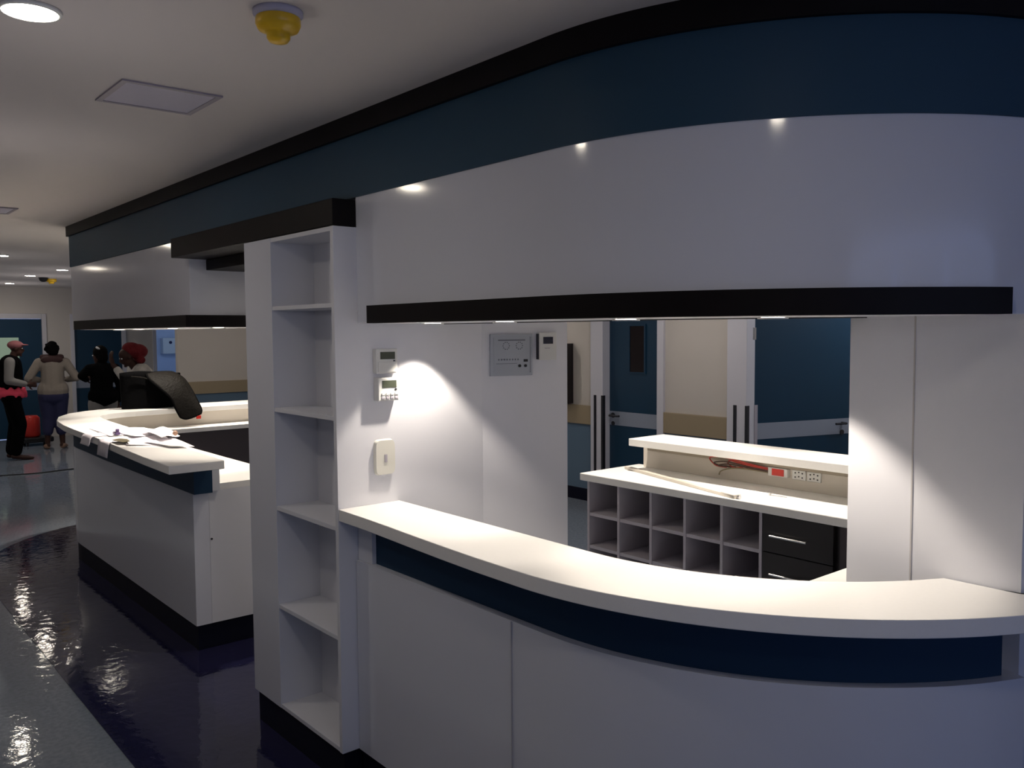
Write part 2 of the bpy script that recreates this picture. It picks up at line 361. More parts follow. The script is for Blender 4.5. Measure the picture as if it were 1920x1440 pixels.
# full height rounded pier right of the opening, jamb face at x=2.268
th0 = 180+math.degrees(math.acos((CX-2.268)/1.02))
pier = [(CX+1.02*math.cos(math.radians(th0+(270-th0)*i/20)), CY+1.02*math.sin(math.radians(th0+(270-th0)*i/20))) for i in range(21)]
pier += [(3.9, CY-1.02), (3.9, 1.245), (2.268, 1.245)]
bm = NB(); prism(bm, pier, 0.0, 1.737); autosm(struct('wall_pier', bm, M['lam_matt']), 30)
bm = NB(); box(bm, 2.2655, 2.2685, 1.062, 1.066, 1.03, 1.737); struct('trim_7', bm, M['seam'])
# deep side wall kinked behind the bookcase
c1 = (2.18, 2.80)
dv = Vector((math.cos(math.radians(13)), 0)); kx, ky = 2.18, 2.80
# direction of the kinked panel in plan: 27 deg from the picture plane
pd = Vector((math.cos(YAW), -math.sin(YAW)))*0.891 + Vector((math.sin(YAW), math.cos(YAW)))*0.454
pd.normalize(); pn = Vector((-pd.y, pd.x))
if pn.y < 0: pn = -pn
e1 = Vector((kx, ky))+pd*0.405
bm = NB(); prism(bm, [(kx, ky), (e1.x, e1.y), (e1.x+pn.x*0.12, e1.y+pn.y*0.12), (2.18, 3.585)], 0, HC); struct('wall_partition', bm, M['lam_matt'])
KD, KO = pd, Vector((kx, ky))     # used to hang devices on the kinked wall

# beams over bookcase and passage
bm = NB(); box(bm, 1.51, 1.605, 2.80, 4.50, 2.085, 2.181); box(bm, 1.605, 2.05, 3.585, 4.505, 2.085, 2.104)
tag(obj('beam', bm, M['wenge'], bevel=0.003), 'dark wood beam running over the bookcase and the passage, just below the teal band', 'beam')
bm = NB(); box(bm, 1.69, 2.10, 3.59, 4.505, 2.03, 2.084)
tag(obj('beam', bm, M['wenge'], bevel=0.003), 'short dark beam tucked under the long beam inside the passage', 'beam')

# ------------------------------------------------------------------ bookcase pillar
bc = thing('bookcase', 'tall white open bookcase built into the end of the pillar between the two counters', 'bookcase', (1.7, 3.2, 0))
bm = NB(); box(bm, 1.51, 2.18, 2.80, 2.822, 0.141, 2.083); part('side_panel', bm, M['lam_matt'], bc, bevel=0.001)
bm = NB(); box(bm, 1.51, 2.18, 3.322, 3.585, 0.141, 2.083); part('side_panel', bm, M['lam'], bc, bevel=0.001)
bm = NB(); box(bm, 1.70, 2.18, 2.822, 3.322, 0.141, 2.083); part('back_panel', bm, M['lam_matt'], bc)
for z0, z1 in ((2.066, 2.083), (1.792, 1.808), (1.380, 1.397), (0.974, 0.991), (0.564, 0.581), (0.141, 0.158)):
    bm = NB(); box(bm, 1.512, 1.70, 2.822, 3.322, z0, z1); part('shelf', bm, M['lam_matt'], bc, bevel=0.001)
bm = NB(); box(bm, 1.525, 2.18, 2.815, 3.575, 0.003, 0.141); part('plinth', bm, M['plinth'], bc)

# ------------------------------------------------------------------ right reception counter
rc = thing('reception_counter', 'curved white reception counter with dark teal strip, right of the bookcase', 'counter', (1.7, 2.0, 0))
E1 = th0-0.3
bm = NB(); strip(bm, path(1.045, 2.797, E1-0.2), path(0.97, 2.797, E1-0.2), 0.141, 0.86); autosm(part('front_panel', bm, M['lam'], rc))
bm = NB(); strip(bm, path(1.018, 2.70, E1-2.6), path(0.97, 2.70, E1-2.6), 0.8605, 1.014); autosm(part('teal_strip', bm, M['tealc'], rc))
bm = NB(); box(bm, 1.59, 1.655, 2.70, 2.797, 0.8605, 1.014); part('end_block', bm, M['lam_matt'], rc)
bm = NB(); strip(bm, path(1.03, 2.797, E1), path(0.97, 2.797, E1), 0.003, 0.141); autosm(part('plinth', bm, M['plinth'], rc))
bm = NB(); box(bm, 1.575, 1.5825, 1.8985, 1.8995, 0.142, 0.859); part('panel_joint', bm, M['seam'], rc)
# ledge: outer edge bulges, inner radius .855, ends against the pier
outer = [(1.511, 2.798), (1.508, 2.62), (1.500, 2.45), (1.490, 2.28), (1.482, 2.12), (1.476, 1.95), (1.475, 1.85), (1.475, 1.75)]
inner = [(1.772, 2.798), (1.771, 2.62), (1.771, 2.45), (1.771, 2.28), (1.770, 2.12), (1.770, 1.95), (1.770, 1.85), (1.770, 1.75)]
n = 40
for i in range(1, n+1):
    t = math.radians(180+66*i/n); outer.append((CX+1.150*math.cos(t), CY+1.150*math.sin(t)))
    t2 = math.radians(180+65*i/n)
    x, y = CX+0.855*math.cos(t2), CY+0.855*math.sin(t2)
    inner.append((min(x, 2.262), y if x < 2.262 else CY-math.sqrt(0.855**2-(CX-2.262)**2)*1.0))
# finish: past the jamb the slab runs on in front of the pier
for k, t in enumerate((68, 70, 72, 74)):
    tt = math.radians(180+t); outer.append((CX+1.150*math.cos(tt), CY+1.150*math.sin(tt)))
    f = (k+1)/4; a = (2.262, 0.975); b = (2.262, 0.800); inner.append((a[0], a[1]+(b[1]-a[1])*f))
bm = NB(); strip(bm, outer, inner, 1.015, 1.058); o = autosm(part('ledge', bm, M['stone'], rc)); 
b_ = o.modifiers.new('bevel', 'BEVEL'); b_.width = 0.003; b_.segments = 2; b_.limit_method = 'ANGLE'; b_.angle_limit = math.radians(50)
# lower desk behind
dk = thing('desk', 'lower grey-white desk top seen behind the right end of the curved counter', 'desk', (2.8, 1.5, 0))
bm = NB(); box(bm, 2.30, 3.47, 1.25, 1.76, 0.71, 0.75); part('desk_top', bm, M['stone'], dk, bevel=0.004)
for xa in (2.32, 3.42):
    bm = NB(); box(bm, xa, xa+0.02, 1.27, 1.74, 0.0035, 0.71); part('side_panel', bm, M['cub'], dk)

# ------------------------------------------------------------------ canopies with downlights
def spot_part(root, x, y, z, energy=3.0, cone=75, blend=0.5, r=0.030, name='downlight', col=(1.0, 0.89, 0.76)):
    bm = NB(); lathe(bm, [(r*1.35, -0.004), (r*1.35, 0.0), (r*1.0, 0.0), (r*1.0, -0.004)], (x, y, z)); a = part(name, bm, M['plastic'], root)
    bm = NB(); lathe(bm, [(r*0.97, -0.003), (r*0.97, -0.001)], (x, y, z)); sub('lens', bm, M['glowc'], root, a)
    l = lamp('spot_light', 'SPOT', (x, y, z-0.012), energy, col, spot_size=math.radians(cone), spot_blend=blend, shadow_soft_size=0.012)
cn = thing('canopy', 'long curved black canopy edge over the right counter with small downlights under it', 'canopy', (1.8, 2.0, 1.733))
thc = 180+64.3
bm = NB(); strip(bm, path(1.062, 2.665, thc), path(1.022, 2.665, thc), 1.733, 1.795); autosm(part('fascia', bm, M['wenge'], cn))
bm = NB(); strip(bm, path(1.020, 2.797, 259), path(0.665, 2.797, 259), 1.7335, 1.7369); autosm(part('soffit', bm, M['lam_matt'], cn))
bm = NB(); strip(bm, path(0.658, 2.797, 250), path(0.635, 2.797, 250), 1.731, 1.795); autosm(part('back_rim', bm, M['wenge'], cn))
SPOTS_R = [(1.845, 2.665, 13.0), (1.85, 2.25, 9.5), (1.87, 1.72, 8.0), (2.02, 1.33, 17.0)]
for x, y, e in SPOTS_R: spot_part(cn, x, y, 1.733, e, 92, 0.35)

cl = thing('canopy', 'black canopy edge over the left counter, wrapping round the white corner', 'canopy', (1.8, 5.6, 1.733))
bm = NB(); box(bm, 1.565, 1.605, 4.47, 6.73, 1.735, 1.797); box(bm, 1.605, 2.18, 4.47, 4.51, 1.735, 1.797); part('fascia', bm, M['wenge'], cl, bevel=0.001)
bm = NB(); box(bm, 1.606, 2.18, 4.511, 6.73, 1.7335, 1.7369); part('soffit', bm, M['lam_matt'], cl)
for x, y, e in ((1.86, 4.80, 20.0), (1.86, 5.55, 42), (1.86, 6.25, 34.0), (1.85, 6.66, 20.0)): spot_part(cl, x, y, 1.733, e, 88, 0.4)

# ------------------------------------------------------------------ left reception counter (U shaped)
lc = thing('reception_counter', 'white reception counter with papers on its ledge, left of the bookcase', 'counter', (2.0, 6.0, 0))
def arcp(cx, cy, rx, ry, a0, a1, n=14): return [(cx+rx*math.cos(math.radians(a0+(a1-a0)*i/n)), cy+ry*math.sin(math.radians(a0+(a1-a0)*i/n))) for i in range(n+1)]
lo = [(1.607, 4.56), (1.607, 5.4), (1.607, 6.2)]+arcp(2.25, 6.95, 0.643, 0.84, 180, 90)+[(3.0, 7.79), (4.3, 7.79)]
li = [(1.690, 4.56), (1.690, 5.4), (1.690, 6.2)]+arcp(2.25, 6.93, 0.56, 0.76, 180, 90)+[(3.0, 7.69), (4.3, 7.69)]
bm = NB(); strip(bm, lo, li, 0.141, 0.86); autosm(part('front_panel', bm, M['lam'], lc))
lo2 = [(1.612, 4.50), (1.612, 5.4), (1.612, 6.2)]+arcp(2.25, 6.95, 0.638, 0.835, 180, 90)+[(3.0, 7.785), (4.3, 7.785)]
li2 = [(1.690, 4.50), (1.690, 5.4), (1.690, 6.2)]+arcp(2.25, 6.93, 0.56, 0.76, 180, 90)+[(3.0, 7.69), (4.3, 7.69)]
lo2 = [(x-0.02 if y < 6.5 else x, y) for x, y in lo2]
bm = NB(); strip(bm, lo2, li2, 0.8605, 1.014); autosm(part('teal_strip', bm, M['tealc'], lc))
lp = [(x+0.012, y) for x, y in lo]; lp[0] = (1.62, 4.575)
lpi = list(li); lpi[0] = (1.69, 4.575)
bm = NB(); strip(bm, lp, lpi, 0.003, 0.141); box(bm, 1.69, 2.15, 4.575, 4.60, 0.003, 0.141); autosm(part('plinth', bm, M['plinth'], lc))
bm = NB(); box(bm, 1.691, 2.16, 4.56, 4.585, 0.141, 0.86); box(bm, 1.691, 1.745, 4.54, 4.585, 0.8605, 1.014); part('end_panel', bm, M['lam_matt'], lc, bevel=0.001)
bm = NB(); cyl(bm, (1.70, 4.562, 0.60), (1.70, 4.557, 0.60), 0.006); part('screw', bm, M['darkmetal'], lc)
# splash (raised back board), ledge, worktop
so = [(x, y) for x, y in li2]; so[0] = (1.691, 4.60)
si = [(x+0.02, y) for x, y in li2[:3]]+arcp(2.25, 6.92, 0.54, 0.74, 180, 90)+[(3.0, 7.66), (4.3, 7.66)]; si[0] = (1.711, 4.60)
so = [(x+0.001, y-0.001) for x, y in so]
bm = NB(); strip(bm, so, si, 0.8955, 1.014); autosm(part('back_board', bm, M['cream'], lc))
oo = [(1.395, 4.28), (1.402, 4.7), (1.418, 5.1), (1.438, 5.52), (1.450, 5.95), (1.462, 6.36), (1.478, 6.75), (1.52, 7.15), (1.60, 7.46), (1.73, 7.72), (1.90, 7.88), (2.10, 7.97), (2.35, 8.01), (2.9, 8.03), (3.4, 8.03), (4.3, 8.03)]
ii = [(1.672, 4.28), (1.692, 4.7), (1.712, 5.1), (1.735, 5.52), (1.765, 5.95), (1.79, 6.36), (1.805, 6.75), (1.83, 7.10), (1.855, 7.27), (1.90, 7.38), (1.98, 7.46), (2.12, 7.53), (2.38, 7.57), (2.9, 7.60), (3.4, 7.61), (4.3, 7.61)]
bm = NB(); strip(bm, oo, ii, 1.015, 1.058); o = autosm(part('ledge', bm, M['stone'], lc)); b_ = o.modifiers.new('bevel', 'BEVEL'); b_.width = 0.003; b_.segments = 2; b_.limit_method = 'ANGLE'; b_.angle_limit = math.radians(50)
bm = NB(); wo = [(x+0.0, y) for x, y in li]; 
wi = [(2.16, 4.56), (2.16, 5.4), (2.16, 6.2)]+arcp(2.35, 7.0, 0.19, 0.40, 180, 90)+[(3.0, 7.40), (4.3, 7.40)]
strip(bm, wo, wi, 0.8605, 0.895); autosm(part('worktop', bm, M['stone'], lc))
bm = NB(); box(bm, 2.30, 4.3, 7.44, 7.60, 0.08, 0.86); part('cupboard_front', bm, M['brown'], lc)

# ------------------------------------------------------------------ rear desk with pigeon holes (centre right)
bs = thing('back_counter', 'straight white back counter with pigeon holes and a raised ledge, seen through the right opening', 'counter', (3.7, 2.8, 0))
bm = NB(); box(bm, 3.49, 4.0, 0.6, 3.57, 0.838, 0.88); part('worktop', bm, M['stone'], bs, bevel=0.004)
bm = NB(); box(bm, 3.93, 3.99, 0.6, 3.47, 0.8805, 1.032); part('back_board', bm, M['cream'], bs)
bm = NB(); box(bm, 3.915, 3.93, 0.6, 3.43, 0.985, 1.02); part('trunking', bm, M['creamd'], bs, bevel=0.003)
bm = NB(); box(bm, 3.73, 4.04, 0.6, 3.41, 1.0325, 1.075); part('ledge', bm, M['stone'], bs, bevel=0.004)
bm = NB()
ys = [3.52, 3.285, 3.05, 2.82, 2.59, 2.365]
for y in ys: box(bm, 3.51, 3.86, y-0.008, y+0.008, 0.10, 0.838)
part('upright', bm, M['cub'], bs)
for zz in (0.645, 0.455, 0.27, 0.10):
    bm = NB()
    for a, b in zip(ys, ys[1:]): box(bm, 3.515, 3.86, b+0.008, a-0.008, zz-0.009, zz+0.009)
    part('shelf', bm, M['cub'], bs)
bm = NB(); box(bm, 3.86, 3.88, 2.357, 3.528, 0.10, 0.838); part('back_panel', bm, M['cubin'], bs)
bm = NB(); box(bm, 3.53, 3.88, 0.62, 3.51, 0.0, 0.10); part('plinth', bm, M['plinth'], bs)
bm = NB(); box(bm, 3.53, 3.88, 1.97, 2.355, 0.10, 0.838); part('carcass', bm, M['drawer'], bs)
for z0, z1 in ((0.655, 0.832), (0.475, 0.650), (0.295, 0.470), (0.11, 0.290)):
    bm = NB(); box(bm, 3.508, 3.53, 1.99, 2.352, z0, z1); dd = part('drawer', bm, M['drawer'], bs, bevel=0.001)
    zc = z1-0.095
    bm = NB(); cyl(bm, (3.485, 2.11, zc), (3.485, 2.30, zc), 0.0045); cyl(bm, (3.485, 2.12, zc), (3.51, 2.12, zc), 0.003); cyl(bm, (3.485, 2.29, zc), (3.51, 2.29, zc), 0.003)
    sub('handle', bm, M['metal'], bs, dd)
bm = NB(); box(bm, 3.52, 3.88, 0.62, 1.965, 0.10, 0.838); part('side_panel', bm, M['brown'], bs)

# things on the rear desk
tr = thing('trunking_length', 'long loose cream trunking strip lying diagonally on the back counter worktop', 'trunking', (3.65, 3.0, 0.8805))
def along(bmx, p0, p1, w_, z0, z1):
    p0 = Vector(p0); p1 = Vector(p1); d = (p1-p0); L = d.length; a = math.atan2(d.y, d.x); c = (p0+p1)/2
    vs_ = box(bmx, -L/2, L/2, -w_/2, w_/2, z0, z1)
    for v in vs_: v.co = Matrix.Rotation(a, 3, 'Z') @ v.co+Vector((c.x, c.y, 0))
bm = NB(); along(bm, (3.80, 3.49), (3.53, 2.58), 0.030, 0.8805, 0.897); part('body', bm, M['cream'], tr, bevel=0.003)
bm = NB(); along(bm, (3.545, 2.60), (3.515, 2.50), 0.048, 0.8805, 0.901); part('end_cap', bm, M['cream'], tr, bevel=0.004)
bm = NB(); cyl(bm, (3.515, 2.497, 0.890), (3.511, 2.482, 0.890), 0.009); part('screw', bm, M['metal'], tr)
br = thing('metal_bracket', 'tiny bent metal bracket lying alone on the back counter worktop', 'bracket', (3.71, 2.40, 0.8805))
bm = NB(); along(bm, (3.705, 2.445), (3.715, 2.355), 0.006, 0.8805, 0.884); box(bm, 3.698, 3.712, 2.440, 2.448, 0.8805, 0.896); part('strip', bm, M['metal'], br)
sk = thing('power_socket', 'red and white power socket plate on the back board with bundled wires running into it', 'socket', (3.915, 2.53, 0.98))
bm = NB(); box(bm, 3.905, 3.93, 2.475, 2.590, 0.940, 0.984); part('plate', bm, M['plastic'], sk, bevel=0.002)
bm = NB(); box(bm, 3.902, 3.905, 2.495, 2.565, 0.945, 0.980); part('red_face', bm, M['red'], sk)
wires = [('wirered', 0.012), ('wirebrown', 0.0), ('wirebrown', -0.006), ('wireolive', -0.012), ('wirered', 0.006)]
for k, (mn, dz) in enumerate(wires):
    P = [(3.905, 2.59, 0.965+dz), (3.885, 2.68, 0.975+dz*1.2), (3.88, 2.78, 0.985+dz*1.5), (3.885, 2.88-0.02*k, 0.985+dz*2), (3.90, 2.96-0.03*k, 0.97+dz*2), (3.915, 2.93-0.03*k, 0.955), (3.92, 2.86-0.03*k, 0.950+0.004*k)]
    if mn == 'wireolive': P = [(3.905, 2.59, 0.955), (3.885, 2.70, 0.962), (3.885, 2.80, 0.955), (3.90, 2.88, 0.93), (3.92, 2.91, 0.905)]
    bm = NB(); tube(bm, smoothpath(P), 0.0038); part('wire', bm, M[mn], sk, smooth=True)
for k, yy in enumerate((2.42, 2.335)):
    s = thing('power_socket', ('white twin power socket right beside the red socket plate' if k == 0 else 'white power socket furthest from the wires on the back board'), 'socket', (3.925, yy, 0.97))
    bm = NB(); box(bm, 3.922, 3.93, yy-0.038, yy+0.038, 0.935, 0.984); part('plate', bm, M['plastic'], s, bevel=0.002)
    bm = NB()
    for a, b in ((-0.020, 0.010), (0.020, 0.010), (-0.020, -0.012), (0.020, -0.012), (0.0, 0.014), (0.0, -0.008)):
        cyl(bm, (3.923, yy+a, 0.960+b), (3.9205, yy+a, 0.960+b), 0.0042, n=8)
    part('pin_holes', bm, M['cable'], s)

# ------------------------------------------------------------------ devices on the white side wall (y = 2.80)
def wallbox(root, name, x0, x1, z0, z1, dep, mm, off=0.0, bevel=0.003):
    bm = NB(); box(bm, x0, x1, 2.7995-off-dep, 2.7995-off, z0, z1); return part(name, bm, mm, root, bevel=bevel)
t1 = thing('thermostat', 'upper of the two white controllers on the side wall, with green-grey display', 'thermostat', (1.71, 2.80, 1.59), 0, 'wall controllers by the bookcase')
wallbox(t1, 'case', 1.664, 1.757, 1.548, 1.640, 0.026, M['plastic'])
wallbox(t1, 'display', 1.682, 1.745, 1.601, 1.628, 0.0015, M['lcd'], 0.026, 0)
wallbox(t1, 'button', 1.738, 1.745, 1.592, 1.597, 0.002, M['darkmetal'], 0.026, 0)
wallbox(t1, 'cover_flap', 1.672, 1.750, 1.553, 1.590, 0.003, M['plastic'], 0.026, 0.001)
t2 = thing('thermostat', 'lower of the two white controllers on the side wall, with two rows of small keys', 'thermostat', (1.71, 2.80, 1.49), 0, 'wall controllers by the bookcase')
wallbox(t2, 'case', 1.667, 1.757, 1.446, 1.532, 0.034, M['plastic'])
wallbox(t2, 'display', 1.684, 1.745, 1.495, 1.522, 0.0015, M['lcd'], 0.034, 0)
wallbox(t2, 'button', 1.738, 1.746, 1.485, 1.491, 0.002, M['darkmetal'], 0.034, 0)
for r_ in range(2):
    for c_ in range(4):
        wallbox(t2, 'key', 1.680+c_*0.019, 1.694+c_*0.019, 1.453+r_*0.014, 1.462+r_*0.014, 0.003, M['cub'] if r_ == 0 else M['plastic'], 0.034, 0.001)
ls = thing('light_switch', 'cream rounded light switch plate on the side wall above the counter ledge', 'light switch', (1.70, 2.80, 1.23))
bm = NB(); n = 16; pl = []
cxs, czs, hw, hh = 1.705, 1.232, 0.044, 0.068
for i in range(40):
    t = 2*PI*i/40; c, s = math.cos(t), math.sin(t)
    pl.append((cxs+hw*math.copysign(abs(c)**0.35, c), czs+hh*math.copysign(abs(s)**0.35, s)))
a = [bm.verts.new((x, 2.7995, z)) for x, z in pl]; b = [bm.verts.new((cxs+(x-cxs)*0.93, 2.7995-0.016, czs+(z-czs)*0.95)) for x, z in pl]
bm.faces.new(a); bm.faces.new(b[::-1])
for i in range(40): bm.faces.new((a[i], b[i], b[(i+1) % 40], a[(i+1) % 40]))
bmesh.ops.recalc_face_normals(bm, faces=bm.faces); autosm(part('plate', bm, M['plasticc'], ls), 50)
wallbox(ls, 'rocker', 1.699, 1.711, 1.213, 1.243, 0.003, M['cub'], 0.016, 0.001)
# devices on the kinked wall
def kbox(root, name, s0, s1, z0, z1, dep, mm, off=0.0, bevel=0.0):
    n_ = -pn; bmx = NB(); vs_ = []
    for d in (off, off+dep):
        for (s, z) in ((s0, z0), (s1, z0), (s1, z1), (s0, z1)):
            p = KO+KD*s+n_*(d+0.0006); vs_.append(bmx.verts.new((p.x, p.y, z)))
    for f in ((0, 1, 2, 3), (7, 6, 5, 4), (0, 4, 5, 1), (1, 5, 6, 2), (2, 6, 7, 3), (3, 7, 4, 0)): bmx.faces.new([vs_[i] for i in f])
    bmesh.ops.recalc_face_normals(bmx, faces=bmx.faces)
    return part(name, bmx, mm, root, bevel=bevel)
S = lambda px: (px-905)/(1045-905)*0.405 if False else None
def s_of(px):
    # distance along the kinked panel met by an azimuth (used once to place the devices in the real wall)
    t = (px-960)/FPX; fx, fy = math.sin(YAW), math.cos(YAW); rx, ry = math.cos(YAW), -math.sin(YAW)
    dx, dy = fx+rx*t, fy+ry*t
    return (KO.x*dy-KO.y*dx)/(KD.y*dx-KD.x*dy)
al = thing('alarm_panel', 'square silver gas alarm panel with faint dials on the white partition', 'alarm panel', (KO.x+KD.x*0.15, KO.y+KD.y*0.15, 1.6))
a0, a1 = s_of(918), s_of(997)
zt, zb = 1.690, 1.517
kbox(al, 'frame', a0, a1, zb, zt, 0.008, M['silver'], 0, 0.002)
kbox(al, 'face', a0+0.016, a1-0.012, zb+0.016, zt-0.014, 0.0015, M['silver'], 0.008)
u = (a1-a0)
def ap(name, u0, u1, v0, v1, mm): return kbox(al, name, a0+u*u0, a0+u*u1, zb+(zt-zb)*v0, zb+(zt-zb)*v1, 0.001, mm, 0.0095)
ap('title_line', 0.18, 0.82, 0.84, 0.87, M['silverd'])
for q, cx_ in enumerate((0.37, 0.68)):
    bmx = NB(); n_ = -pn
    for k in range(10):
        t = 2*PI*k/10; s = a0+u*(cx_+0.075*math.cos(t)); z = zb+(zt-zb)*(0.72+0.085*math.sin(t)); p = KO+KD*s+n_*0.0105
        ell(bmx, (p.x, p.y, z), (0.0022, 0.0022, 0.0022), seg=8)
    part('dial_ring', bmx, M['silverd'], al)
for k in range(8): ap('indicator', 0.18+k*0.065, 0.205+k*0.065, 0.37, 0.41, M['silverd'])
ap('divider', 0.13, 0.62, 0.29, 0.30, M['silverd']); ap('key_block', 0.78, 0.88, 0.33, 0.39, M['cable'])
for cx_ in (0.68, 0.82):
    bmx = NB(); s = a0+u*cx_; z = zb+(zt-zb)*0.235; p = KO+KD*s; q = p-pn*0.009; q2 = p-pn*0.015
    cyl(bmx, (q.x, q.y, z), (q2.x, q2.y, z), 0.006); part('knob', bmx, M['cable'], al)
kbox(al, 'edge_line', a1-0.013, a1-0.0105, zb+0.012, zt-0.012, 0.002, M['silverd'], 0.008)
t3 = thing('thermostat', 'small white thermostat with dark blue screen beside the silver alarm panel', 'thermostat', (KO.x+KD.x*0.33, KO.y+KD.y*0.33, 1.62))
b0, b1 = s_of(1006), s_of(1038)
kbox(t3, 'case', b0, b1, 1.580, 1.695, 0.028, M['plastic'], 0, 0.003)
kbox(t3, 'side_shade', b0-0.001, b0+0.004, 1.583, 1.690, 0.022, M['darkmetal'], 0.0)  # dark strip that puts the shade of the case's left side into colour
kbox(t3, 'screen', b0+0.22*(b1-b0), b0+0.78*(b1-b0), 1.648, 1.677, 0.001, M['lcdb'], 0.028)
kbox(t3, 'print_line', b0+0.3*(b1-b0), b0+0.6*(b1-b0), 1.628, 1.631, 0.0008, M['cub'], 0.028)

# extinguisher cabinet on back wall
fc = thing('extinguisher_cabinet', 'dark wall cabinet on the beige wall, partly hidden behind the white partition', 'cabinet', (XB, 6.6, 1.27))
bm = NB(); t = 0.02
box(bm, XB-0.14, XB, 6.33, 6.35, 0.97, 1.577); box(bm, XB-0.14, XB, 6.85, 6.87, 0.97, 1.577); box(bm, XB-0.14, XB, 6.35, 6.85, 0.97, 0.99); box(bm, XB-0.14, XB, 6.35, 6.85, 1.557, 1.577); box(bm, XB-0.01, XB-0.001, 6.35, 6.85, 0.99, 1.557)
part('case', bm, M['blackglass'], fc)
ex = thing('fire_extinguisher', 'red fire extinguisher inside the dark wall cabinet', 'fire extinguisher', (XB-0.075, 6.53, 0.99))
bm = NB(); lathe(bm, [(0.052, 0.001), (0.055, 0.02), (0.055, 0.34), (0.04, 0.38), (0.018, 0.40), (0.018, 0.42)], (XB-0.075, 6.53, 0.99)); part('cylinder', bm, M['red'], ex, smooth=True)
bm = NB(); box(bm, XB-0.10, XB-0.06, 6.50, 6.60, 1.41, 1.44); part('valve', bm, M['cable'], ex)

# ------------------------------------------------------------------ ceiling items
def downlight(x, y, label, r=0.062, e=2.4, cone=150, z=HC, blend=0.9):
    t = thing('ceiling_downlight', label, 'ceiling light', (x, y, z), 0, 'round downlights in the corridor ceiling')
    bm = NB(); lathe(bm, [(r*1.14, -0.001), (r*1.12, -0.008), (r, -0.010), (r, -0.003)], (x, y, z)); part('trim_ring', bm, M['plastic'], t, smooth=True)
    bm = NB(); lathe(bm, [(r*0.99, -0.009), (r*0.99, -0.003)], (x, y, z)); part('diffuser', bm, M['glow'], t)
    if e: lamp('downlight_beam', 'SPOT', (x, y, z-0.02), e*0.85, (1.0, 0.94, 0.95), spot_size=math.radians(160), spot_blend=0.8, shadow_soft_size=0.05)
    if e: lamp('ceiling_glow_fill', 'POINT', (x, y, z-0.60), e*0.6, (1.0, 0.94, 0.95), shadow_soft_size=0.05).visible_glossy = False  # unseen fill lamp added below the fitting to give the ceiling a soft glow
    return t
downlight(0.483, 2.38, 'large round ceiling downlight in the top left corner of the view')
downlight(0.60, 3.95, 'round ceiling downlight beside the corridor, between the nearest light and the far ones')
downlight(0.60, 7.75, 'round ceiling downlight in line with the far end of the left counter')
downlight(0.80, 0.45, 'round ceiling downlight nearest the viewer, in front of the curved counter')
downlight(1.64, 9.75, 'round ceiling downlight at the left picture edge past the station corner', e=1.8)
downlight(2.57, 11.5, 'small far ceiling downlight right next to the station corner', e=3.0)
downlight(2.48, 12.83, 'small far ceiling downlight left of the yellow detector', e=3.0)
downlight(3.05, 12.9, 'far ceiling downlight half hidden behind the station corner', e=2.5)
for yy in (0.5, 2.6, 4.7, 7.0, 9.4, 11.8):
    downlight(5.15, yy, 'round ceiling downlight over the rear corridor behind the station', e=5)
for xx, yy in ((0.4, 11.0), (0.6, 13.6), (2.6, 14.9)):
    downlight(xx, yy, 'round ceiling downlight out of sight over the far corridor', e=5)
# station spotlights over the inner counters
def station_spot(x, y, label, e, cone=70, target=None):
    t = thing('ceiling_spotlight', label, 'ceiling light', (x, y, HC), 0, 'spotlights over the station desks')
    bm = NB(); lathe(bm, [(0.055, -0.001), (0.055, -0.008), (0.042, -0.008), (0.042, -0.002)], (x, y, HC)); part('trim_ring', bm, M['plastic'], t)
    bm = NB(); lathe(bm, [(0.041, -0.006), (0.041, -0.002)], (x, y, HC)); part('lens', bm, M['glowc'], t)
    lamp('spot_light', 'SPOT', (x, y, HC-0.02), e, (1.0, 0.90, 0.78), spot_size=math.radians(cone), spot_blend=0.6, shadow_soft_size=0.03)
station_spot(3.50, 3.10, 'station spotlight above the left end of the back counter', 110, 60)
station_spot(3.50, 2.10, 'station spotlight above the drawers of the back counter', 110, 60)
station_spot(2.45, 7.45, 'station spotlight above the far rounded corner of the left counter', 90, 70)
station_spot(3.45, 7.45, 'station spotlight above the far leg of the left counter', 90, 70)

station_spot(2.35, 3.95, 'spotlight in the passage between bookcase and left counter', 9, 120)
dt = thing('smoke_detector', 'large yellow capped smoke detector on the near ceiling', 'smoke detector', (0.952, 2.02, HC))
bm = NB(); lathe(bm, [(0.060, 0.0), (0.060, -0.010), (0.052, -0.0175)], (0.952, 2.02, HC-0.0005)); part('base', bm, M['lilac'], dt, smooth=True)
bm = NB(); lathe(bm, [(0.052, -0.016), (0.054, -0.020), (0.054, -0.034), (0.048, -0.046), (0.034, -0.052), (0.028, -0.055), (0.028, -0.066), (0.022, -0.074), (0.010, -0.076)], (0.952, 2.02, HC)); part('dust_cover', bm, M['yellow'], dt, smooth=True)
d_2 = thing('smoke_detector', 'small far yellow smoke detector above the far corridor', 'smoke detector', (2.83, 13.3, HC))
bm = NB(); lathe(bm, [(0.06, -0.0005), (0.06, -0.015)], (2.83, 13.3, HC)); part('base', bm, M['plastic'], d_2)
bm = NB(); lathe(bm, [(0.066, -0.015), (0.066, -0.05), (0.035, -0.06), (0.033, -0.08)], (2.83, 13.3, HC)); part('dust_cover', bm, M['yellow'], d_2)
cm = thing('dome_camera', 'small black dome camera on the far ceiling between light and detector', 'camera', (2.72, 13.25, HC))
bm = NB(); lathe(bm, [(0.05, -0.0005), (0.055, -0.02), (0.045, -0.045), (0.02, -0.06)], (2.72, 13.25, HC)); part('dome', bm, M['cable'], cm, smooth=True)
bm = NB(); lathe(bm, [(0.06, -0.0003), (0.06, -0.008)], (2.72, 13.25, HC)); part('base', bm, M['cable'], cm)
